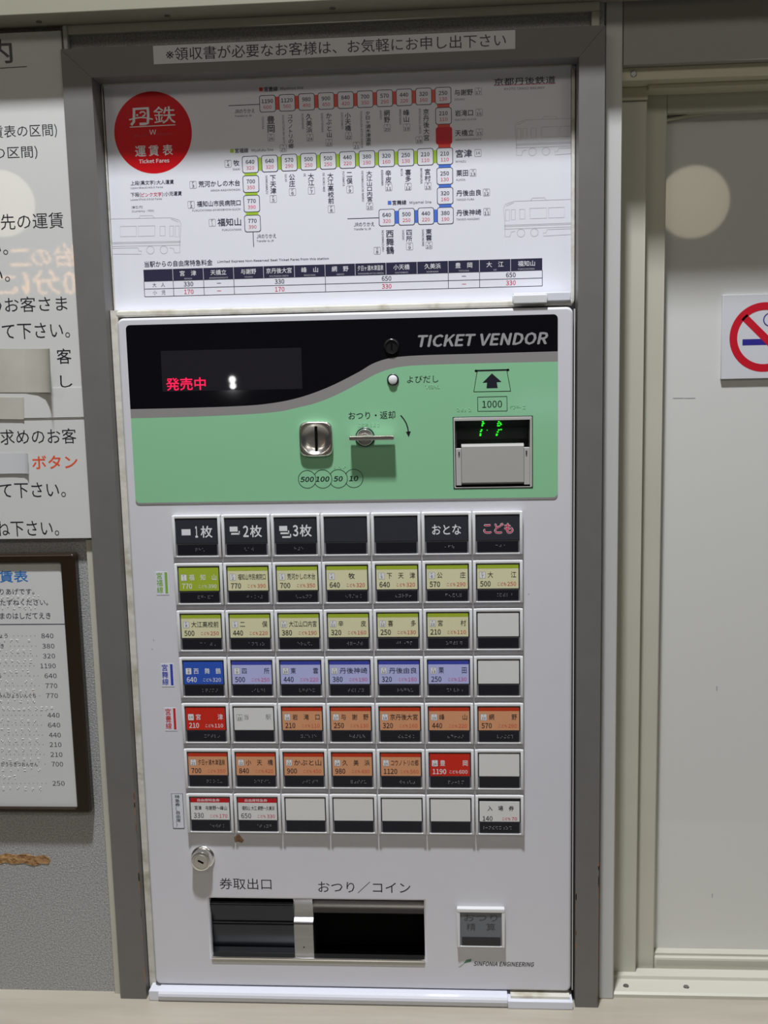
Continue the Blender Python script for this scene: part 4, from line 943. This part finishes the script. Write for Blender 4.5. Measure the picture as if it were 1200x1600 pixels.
def sticker(name, xc, yc, wpx, hpx, text, m, bar=True):
    Y = YD - 0.0003
    o = W(xc, yc, Y); a, b = sc(xc, yc, Y)
    s_ = box(name, o.x - wpx / 2 * a, o.x + wpx / 2 * a, Y, YD, o.z - hpx / 2 * b, o.z + hpx / 2 * b, trim_w, tv)
    q = Print(Y - 0.00006)
    if bar:
        q.text_w(text, o.x - wpx * 0.20 * a, o.z + 0.02 * hpx * b, wpx * 0.50 * a, hpx * 0.90 * b, m, 0.010, vertical=True)
        q.rect(o.x + wpx * 0.22 * a, o.x + wpx * 0.42 * a, o.z - hpx * .44 * b, o.z + hpx * .48 * b, m)
    else:
        q.text_w(text, o.x, o.z, wpx * 0.42 * a, hpx * 0.90 * b, m, 0.006, vertical=True)
        O = [(o.x - wpx * .5 * a, o.z - hpx * .5 * b), (o.x + wpx * .5 * a, o.z - hpx * .5 * b), (o.x + wpx * .5 * a, o.z + hpx * .5 * b), (o.x - wpx * .5 * a, o.z + hpx * .5 * b)]
        Ii = [(o.x - wpx * .46 * a, o.z - hpx * .485 * b), (o.x + wpx * .46 * a, o.z - hpx * .485 * b), (o.x + wpx * .46 * a, o.z + hpx * .485 * b), (o.x - wpx * .46 * a, o.z + hpx * .485 * b)]
        q.ring(O, Ii, ink)
    q.build('lettering', s_)
sticker('line_sticker', 253.5, 911.5, 20, 36, '宮福線', mat('sticker_green', (0.20, 0.42, 0.05), 0.4))
sticker('line_sticker', 262, 1055, 20, 36, '宮舞線', mat('sticker_blue', (0.03, 0.05, 0.42), 0.4))
sticker('line_sticker', 267, 1124, 19, 36, '宮豊線', mat('sticker_red', (0.55, 0.02, 0.02), 0.4))
sticker('line_sticker', 278, 1267, 18, 55, '特急券(自由席)', ink, False)
# chipped paint under the buttons
cp = [(366, 1308), (371, 1304), (374, 1304), (378, 1309), (381, 1313), (378, 1317), (372, 1315), (367, 1316)]
prism('paint_chip', [(W(x, y, YD).x, W(x, y, YD).z) for x, y in cp], YD - 0.0003, YD + 0.0005, chip_m, tv)
bm = bmesh.new()
for (x, y) in ((238, 1014), (826, 928), (660, 1573), (240, 1000)):
    q_ = W(x, y, YD); add_box(bm, q_.x - 0.0004, q_.x + 0.0005, YD - 0.0002, YD, q_.z - 0.0009, q_.z + 0.0008)
finish(bm, 'grey_mark', silver_ink, tv)
# cylinder lock lower left
o = W(317.5, 1339, YD); b = sc(317, 1340, YD)[1]
ck = lathe('cylinder_lock', [(17.5 * b, 0), (17.5 * b, 0.0016), (16.2 * b, 0.0028), (15.2 * b, 0.003), (15 * b, 0.0105), (14.2 * b, 0.0118), (12 * b, 0.0120), (11.6 * b, 0.0112), (10.6 * b, 0.0112), (10 * b, 0.0122), (0, 0.0122)], o.x, o.z, YD, chrome, tv)
bm = bmesh.new(); add_box(bm, -4.5 * b, 4.5 * b, YD - 0.0126, YD - 0.0120, -1.2 * b, 1.2 * b)
bmesh.ops.rotate(bm, verts=bm.verts, cent=(0, 0, 0), matrix=Matrix.Rotation(math.radians(28), 3, 'Y')); bmesh.ops.translate(bm, verts=bm.verts, vec=(o.x, 0, o.z))
finish(bm, 'keyway', cavity, ck)
# ---- ticket and change tray
tr = bpy.data.objects.new('ticket_tray', None); COL.objects.link(tr); tr.parent = tv; tr.matrix_parent_inverse = Matrix.Translation(tv.location).inverted(); tr.location = ((tx0 + tx1) / 2, YD, tz0)
th_ = tz1 - tz0
mx0 = X_(460, 1450, YD + 0.006); mx1 = X_(489, 1450, YD + 0.002)
box('tray_back', tx0 - 0.001, tx1 + 0.001, YD + 0.0335, YD + 0.0355, tz0 - 0.003, tz1 + 0.002, cavity, tr)
box('tray_top', tx0 - 0.001, tx1 + 0.001, YD + 0.010, YD + 0.034, tz1, tz1 + 0.0015, cavity, tr)
box('tray_side', tx0 - 0.0015, tx0, YD + 0.0095, YD + 0.034, tz0, tz1, dark_steel, tr)
box('tray_side', tx1, tx1 + 0.0015, YD + 0.0095, YD + 0.034, tz0, tz1, dark_steel, tr)
box('tray_floor', tx0 - 0.001, tx1 + 0.001, YD + 0.009, YD + 0.034, tz0 - 0.003, tz0 - 0.001, dark_steel, tr)
def profile_arc(cy, cz, r, a0, a1, n=10): return [(cy - r * math.cos(math.radians(a0 + (a1 - a0) * k / n)), cz + r * math.sin(math.radians(a0 + (a1 - a0) * k / n))) for k in range(n + 1)]
# left chute: ledge, rounded front, recessed lower roll
lp = [(YD + 0.033, tz1 - 0.0055)] + profile_arc(YD + 0.0062, tz1 - 0.0055 - 0.0045, 0.0045, 90, 10, 6) + [(YD + 0.0105, tz1 - 0.030)] + profile_arc(YD + 0.0135, tz1 - 0.0375, 0.0055, 60, -10, 6) + [(YD + 0.016, tz0 + 0.004), (YD + 0.012, tz0 - 0.0009), (YD + 0.033, tz0 - 0.0009)]
extrude_profile('ticket_chute', lp, tx0 + 0.0002, mx0, dark_steel, tr)
dp = [(YD + 0.033, tz1 - 0.0002), (YD + 0.006, tz1 - 0.0002), (YD + 0.004, tz1 - 0.0035), (YD + 0.0085, tz1 - 0.014), (YD + 0.0088, tz1 - 0.026)] + profile_arc(YD + 0.0075, tz1 - 0.0330, 0.0046, 70, 0, 6) + [(YD + 0.0030, tz0 + 0.0002), (YD + 0.033, tz0 + 0.0002)]
extrude_profile('divider', dp, mx0 + 0.0001, mx1, steel, tr)
q_ = W(475, 1480, YD + 0.003); lathe('rivet', [(0.0011, 0), (0.0009, 0.0004), (0, 0.0005)], q_.x, q_.z, YD + 0.0032, ink, tr, 12)
fp = profile_arc(YD + 0.022, tz1 - 0.020, 0.0185, 88, 8, 12) + [(YD + 0.006, tz1 - 0.0195), (YD + 0.012, tz1 - 0.008), (YD + 0.022, tz1 - 0.0028)]
extrude_profile('coin_flap', fp, mx1 + 0.0004, tx1 - 0.0004, mat('flap_steel', (0.26, 0.25, 0.25), 0.3, 1.0), tr)
box('tray_lip', tx0 - 0.0002, tx1 + 0.0003, YD - 0.0022, YD + 0.009, tz0 - 0.0016, tz0 + 0.0016, chrome, tr, 0.0010)
box('lip_apron', tx0 + 0.0005, tx1 - 0.0005, YD - 0.0008, YD, tz0 - 0.0062, tz0 - 0.0014, mat('apron_cream', (0.50, 0.48, 0.43), 0.35), tr)
# ---- bottom trim
ty0 = YD - 0.0125
zt0 = (Z_(250, 1541, ty0) + Z_(785, 1549, ty0)) / 2
ztt = dz0 - 0.0012
tp = [(YD + 0.008, ZC + 0.0002), (ty0 + 0.003, ZC + 0.0002), (ty0 + 0.0008, ZC + 0.0045), (ty0, ZC + 0.0075), (ty0 + 0.0006, ztt - 0.0035), (ty0 + 0.0022, ztt - 0.0012), (ty0 + 0.005, ztt), (YD + 0.008, ztt)]
tx_a = X_(247, 1550, ty0); tx_b = X_(793, 1560, ty0); tx_c = X_(895.5, 1570, ty0)
extrude_profile('base_trim', tp, tx_a, tx_b, trim_w, tv, False)
box('hinge_block', tx_b + 0.0003, tx_c, ty0 + 0.0005, YD + 0.012, ZC + 0.0002, ztt - 0.0045, trim_w, tv, 0.0008)
box('hinge_seam', tx_b + 0.004, tx_c - 0.003, ty0 + 0.006, YD + 0.012, ztt - 0.0045, ztt - 0.0015, seal, tv)
box('base_block', X_(231, 1550, ty0), tx_a - 0.0003, ty0 + 0.003, YD + 0.012, ZC + 0.0002, ztt - 0.0015, trim_w, tv, 0.0008)
# ================================================================ left hand boards
ux1 = (X_(97, 55, YS) + X_(118, 400, YS) + X_(130, 640, YS)) / 3
uz0 = (Z_(20, 652.5, YS) + Z_(130, 652, YS)) / 2
up = box('guidance_board', -0.62, ux1, YS, 0.0, uz0, Z_(40, 50, YS), sign_m, None, 0.0006)
tag(up, 'upper white guidance board at far left with large black Japanese lines', 'sign')
q = Print(YS - 0.00008)
for t, x0, x1, yc, h, bo in (('ご案内', -104, 19, 82, 39, 0.014), ('運賃表の区間)', -33, 89, 206, 21.5, 0.0), ('表の区間)', -33, 58.5, 239.5, 21, 0.0), ('行先の運賃', -25, 99, 346, 25, 0.0), ('下さい。', -72, 12.2, 388, 24, 0), ('下さい。', -72, 15.2, 430, 24, 0), ('のお客さま', -19, 105, 475.5, 24, 0.0), ('て下さい。', 3, 109, 517, 25, 0.0), ('客', 88.5, 111.5, 556.5, 24, 0.004), ('し', 94, 113, 596, 19, 0.0)):
    q.T(t, x0, x1, yc, h, ink, bo)
q.lpx((-104, 113), (42, 104), 1.4, ink)
q.build('lettering', up)
c0 = W(68, 628, YS); 
lx1 = (X_(133, 665, YS) + X_(142, 835, YS)) / 2
lz0 = Z_(70, 842, YS)
lo = box('instruction_board', -0.62, lx1, YS + 0.0003, 0.0, lz0, uz0 - 0.0004, sign_m, None, 0.0006)
tag(lo, 'lower white instruction board at far left with an orange-red word among black lines', 'sign')
q = Print(YS + 0.00022)
q.T('求めのお客', 0, 119, 682, 24, ink); q.T('ボタン', 50, 121, 722, 21, orange_ink, 0.012); q.T('て下さい。', -1, 102.5, 766, 24, ink); q.T('ね下さい。', -6, 92, 826, 24, ink)
q.build('lettering', lo)
# cover strip glued over the joint
pz1 = Z_(120, 604, YS - 0.0006)
cs = box('cover_strip', -0.62, X_(133.5, 640, YS - 0.0006), YS - 0.0007, YS, uz0 - 0.0002, Z_(50, 607, YS), sign_m)
tag(cs, 'white paper strip glued over the joint between the two far-left boards', 'paper')
# curling tape
def tape(name, label, pxs, y0, y1, lift, m):
    bm = bmesh.new(); n = len(pxs); A = []; B = []; A2 = []; B2 = []
    for i, x in enumerate(pxs):
        Y = YS - 0.0012 - lift[i]; jt = random.uniform(-0.3, 0.3)
        a_ = W(x, y0 + jt, YS); b_ = W(x + 0.5, y1 + jt, YS)
        A.append(bm.verts.new((a_.x, Y, a_.z))); B.append(bm.verts.new((b_.x, Y + lift[i] * 0.2, b_.z)))
        A2.append(bm.verts.new((a_.x, Y + 0.0003, a_.z))); B2.append(bm.verts.new((b_.x, Y + 0.0003 + lift[i] * 0.2, b_.z)))
    for i in range(n - 1):
        bm.faces.new((A[i], A[i + 1], B[i + 1], B[i])); bm.faces.new((A2[i], B2[i], B2[i + 1], A2[i + 1]))
        bm.faces.new((A[i], A2[i], A2[i + 1], A[i + 1])); bm.faces.new((B[i], B[i + 1], B2[i + 1], B2[i]))
    bm.faces.new((A[-1], A2[-1], B2[-1], B[-1])); bm.faces.new((A[0], B[0], B2[0], A2[0]))
    return tag(finish(bm, name, m, None, True), label, 'tape')
tape('masking_tape', 'wide yellowed tape with curled lifting end on the upper far-left board', [-60, 0, 40, 60, 72, 78, 82, 85, 87, 88], 545, 613, [0, 0, 0, .001, .003, .006, .009, .013, .016, .018], tape_m)
tape('masking_tape', 'short yellowed tape piece with torn end below the wide curled tape', [-60, 0, 20, 34, 36, 38], 621, 655, [0, 0, 0, 0, .0002, .0005], tape_m)
tape('paper_patch', 'thin white patch stuck just left of the orange-red word', [-60, 0, 20, 38, 43, 46], 708, 740, [0, 0, 0, 0.0003, .0012, .003], tape2_m)
# ================================================================ framed braille fare list
YFF = -0.0138
ff = thing('braille_fare_list', 'braille fare list in dark brown frame hanging below the white boards', 'sign', (X_(60, 1070, 0), 0, Z_(60, 1070, 0)))
ex1 = (X_(116, 868, YFF) + X_(142, 1265, YFF)) / 2; ez1 = Z_(60, 866, YFF); ez0 = Z_(80, 1271, YFF)
fx1_ = (X_(95, 885, -0.010) + X_(122.5, 1255, -0.010)) / 2; fz1_ = Z_(50, 880, -0.010); fz0_ = Z_(60, 1260, -0.010)
plate('frame', rrect(-0.62, ex1, ez0, ez1, 0.004), [rrect(-0.60, fx1_, fz0_, fz1_, 0.002)], YFF, 0.0135, bframe_m, ff, 0.0022)
box('board', -0.61, fx1_ + 0.002, -0.010, -0.002, fz0_ - 0.002, fz1_ + 0.002, fboard_m, ff)
q = Print(-0.01008)
q.T('運賃表', -24, 43.5, 901, 18.5, blue_ink, 0.014); q.T('のりあげです。', -12, 53.5, 924.5, 9.5, navy, 0.004); q.T('おたずねください。', -10, 75, 941.3, 9.5, navy, 0.004); q.T('あまのはしだてえき', -11, 79, 962.3, 9.8, navy, 0.004)
zl_ = Z_(60, 975.5, q.Y); q.rect(-0.60, fx1_, zl_ - 0.0005, zl_ + 0.0005, navy)
left_names = ['とよおかじょう', 'みやづえき', 'おおみや', 'とよおか', 'まいづる', 'ふくちやま', 'ふくちやましみんびょういんぐち', '', '', '', '', '', 'ゆうひがうらきつおんせん', '']
items = [('840', 64.5, 83.5, 993.6, 'ょう', 12), ('380', 66, 85, 1009.5, 'えき', 6), ('320', 67, 86, 1025, '', -2), ('1190', 63, 87, 1040.5, '', -2), ('640', 69.5, 88.5, 1056, 'る', 2), ('770', 71, 89.5, 1071.5, '', -2), ('770', 72, 90.5, 1087, 'しみんびょういんぐち', 56), ('440', 74, 93, 1117.6, '', -2), ('640', 75, 94, 1133, '', -2), ('440', 76.5, 95, 1148.5, '', -2), ('210', 77.5, 96, 1163.5, '', -2), ('210', 79, 97.5, 1179, '', -2), ('700', 80.5, 98.5, 1194, 'がうらきつおんせん', 59), ('250', 82, 101, 1224, '', -2)]
bm = bmesh.new(); bb = random.Random(3)
for t, x0, x1, yc, nm, nx in items:
    q.T(t, x0, x1, yc, 7.4, navy, 0.0)
    if nm: q.T(nm, nx - 6.4 * len(nm), nx, yc, 7.0, navy, 0.004)
    x = x0 - 10
    lim = nx + 5
    while x > max(lim, -6): q.rpx(x, yc, 1.2, 1.2, grey_ink); x -= 6.6
    braille(bm, -30, x0 - 20, yc + 6, q.Y, 9, 1.9, 0.0006)
braille(bm, -30, 60, 931, q.Y, 12, 1.9, 0.0006); braille(bm, -30, 55, 947.5, q.Y, 11, 1.9, 0.0006); braille(bm, -20, 45, 1105, q.Y, 9, 1.9, 0.0006); braille(bm, 56, 80, 1105, q.Y, 4, 1.9, 0.0006); braille(bm, -10, 22, 1212, q.Y, 5, 1.9, 0.0006)
q.build('lettering', ff)
finish(bm, 'braille_dots', mat('braille_white', (0.70, 0.70, 0.68), 0.3), ff)['kind'] = 'stuff'
# ================================================================ no smoking plate
nx0 = X_(1128, 527, YG - 0.004); nz1 = (Z_(1128, 461, YG - 0.004)); nz0 = Z_(1128, 592.5, YG - 0.004)
ns = box('no_smoking_sign', nx0, nx0 + (nz1 - nz0), YG - 0.004, YG, nz0, nz1, mat('sign_plate', (0.58, 0.585, 0.62), 0.2), None, 0.0004)
tag(ns, 'white square no smoking sign with red ring on the sliding panel', 'sign')
q = Print(YG - 0.00408); o = W(1194.5, 526.7, q.Y); b = sc(1194, 527, q.Y)[1]
R1, R2 = 54.3 * b, 42.3 * b
q.ring([(o.x + R1 * math.cos(6.28318 * k / 96), o.z + R1 * math.sin(6.28318 * k / 96)) for k in range(96)], [(o.x + R2 * math.cos(6.28318 * k / 96), o.z + R2 * math.sin(6.28318 * k / 96)) for k in range(96)], nsred, 0.0002)
s2 = 0.7071 * 46 * b; q.line((o.x - s2, o.z + s2), (o.x + s2, o.z - s2), 11.5 * b, nsred, 0.0002)
zb_ = o.z - 7.5 * b; q.rect(o.x - 34 * b, o.x + 22 * b, zb_ - 4.8 * b, zb_ + 4.8 * b, nsblue); q.rect(o.x + 25 * b, o.x + 29 * b, zb_ - 4.8 * b, zb_ + 4.8 * b, nsblue); q.rect(o.x + 31 * b, o.x + 34 * b, zb_ - 4.8 * b, zb_ + 4.8 * b, nsblue)
q.curve([(o.x + (10 * math.cos(math.radians(t)) + 8) * b, o.z + (10 * math.sin(math.radians(t)) + 27) * b) for t in range(60, 301, 20)], 1.8 * b, nsblue)
q.curve([(o.x + (13 + 8 * math.cos(math.radians(t)) ) * b, o.z + (8 * math.sin(math.radians(t)) + 10) * b) for t in range(90, -61, -20)], 1.8 * b, nsblue)
q.build('printing', ns)
# ================================================================ things of the hall seen mirrored in the glossy boards
def mirror(px, py, Yplane, yroom):
    """room point at depth yroom whose mirror image in plane Yplane is seen at that pixel"""
    return W(px, py, Yplane + (Yplane - yroom))
def globe(label, px, py, Yp, yroom, rpx):
    o = mirror(px, py, Yp, yroom); dist = (2 * Yp - yroom) - CP.y; r = rpx / FPX * dist
    bm = bmesh.new(); bmesh.ops.create_uvsphere(bm, u_segments=40, v_segments=24, radius=r)
    t = thing('globe_lamp', label, 'lamp', (o.x, yroom, o.z), 'round paper globe lamps')
    g = finish(bm, 'shade', globe_m, None, True); g.parent = t
    bm = bmesh.new(); bmesh.ops.create_cone(bm, cap_ends=True, segments=10, radius1=0.006, radius2=0.006, depth=3.62 - o.z - r, matrix=Matrix.Translation((0, 0, r + (3.62 - o.z - r) / 2)))
    finish(bm, 'cord', dark, None).parent = t
globe('round paper globe lamp mirrored in the white sliding panel', 1083, 316, YG, -2.6, 52)
globe('round paper globe lamp mirrored in the far-left white board', 2, 318, YS, -2.6, 50)
# LED departure board, its back letters mirrored in the far-left board
yr = -3.2
o0 = mirror(122, 412, YS, yr); dist = (2 * YS - yr) - CP.y; kpx = dist / FPX
lb = thing('led_board', 'hanging LED text board mirrored in orange in the far-left white board', 'display', (o0.x, yr, o0.z))
bmb = box('housing', o0.x - 0.02, o0.x + 1.1, yr - 0.08, yr - 0.002, o0.z - 0.16, o0.z + 0.16, mat('led_housing', (0.02, 0.02, 0.02), 0.6), lb)
ledt = Print(0); prepare('|台の二に分0')
def inside(x, y, P_):
    c_ = False
    for i in range(len(P_)):
        (x1, y1), (x2, y2) = P_[i], P_[i - 1]
        if (y1 > y) != (y2 > y) and x < (x2 - x1) * (y - y1) / (y2 - y1) + x1: c_ = not c_
    return c_
for t, x0, x1, yc, h in (('|', 114, 116, 399, 33), ('台', 84, 112, 398, 36), ('の', 49, 80, 402, 26), ('二', 15, 48, 402, 26), ('に', -4, 46, 443, 34), ('分', 50, 94, 440, 38), ('0', 99, 119, 442, 35)):
    aL = mirror(x1, yc, YS, yr); aR = mirror(x0, yc, YS, yr)
    # from the hall the board reads left to right as the mirrored image reads right to left
    vs, fs, n0 = glyphs(t, 0.012); wd = abs(aL.x - aR.x); hh = h * kpx; cx = (aL.x + aR.x) / 2
    nx_, nz_ = max(2, int(round(wd / kpx / 2.1))), int(round(hh / kpx / 2.1))
    for iz in range(nz_):
        for ix in range(nx_):
            gx, gz = (ix + .5) / nx_ - .5, (iz + .5) / nz_ - .5
            if any(inside(gx, gz, [vs[a] for a in f]) for f in fs):
                X0, Z0 = cx - gx * wd, aL.z + gz * hh; r0 = kpx * 1.02
                ledt.raw([(X0 - r0, Z0 - r0 * .62), (X0 + r0, Z0 - r0 * .62), (X0 + r0, Z0 + r0 * .62), (X0 - r0, Z0 + r0 * .62)], [(0, 1, 2, 3)], orange_led)
me = bpy.data.meshes.new('led_characters'); me.from_pydata([(v[0], yr - 0.0, v[2]) for v in ledt.v], [], ledt.f)
lo_ = link('led_characters', me, lb, [orange_led]); lo_['kind'] = 'stuff'
# unseen glowing pane, added and sized for the streak reflected in the green panel
wa = mirror(804, 626, YD, -4.69); wb = mirror(884, 640, YD, -4.69)
struct(box('streak_pane_1', min(wa.x, wb.x), max(wa.x, wb.x), -4.70, -4.685, min(wa.z, wb.z), max(wa.z, wb.z), streak_glow))
# pair of small spot lamps
for j, (px, py, s_) in enumerate(((363, 593, 5.5), (364, 603, 5.0))):
    o = mirror(px, py, YD, -3.4); kk = ((2 * YD + 3.4) - CP.y) / FPX
    bm = bmesh.new(); bmesh.ops.create_uvsphere(bm, u_segments=16, v_segments=10, radius=s_ * kk)
    sp_ = thing('spot_lamp', 'small %s spot lamp shining in the dark display window' % ('upper' if j == 0 else 'lower'), 'lamp', (o.x, -3.4, o.z))
    finish(bm, 'bulb', lamp_m, None, True).parent = sp_
bpy.context.view_layer.update()
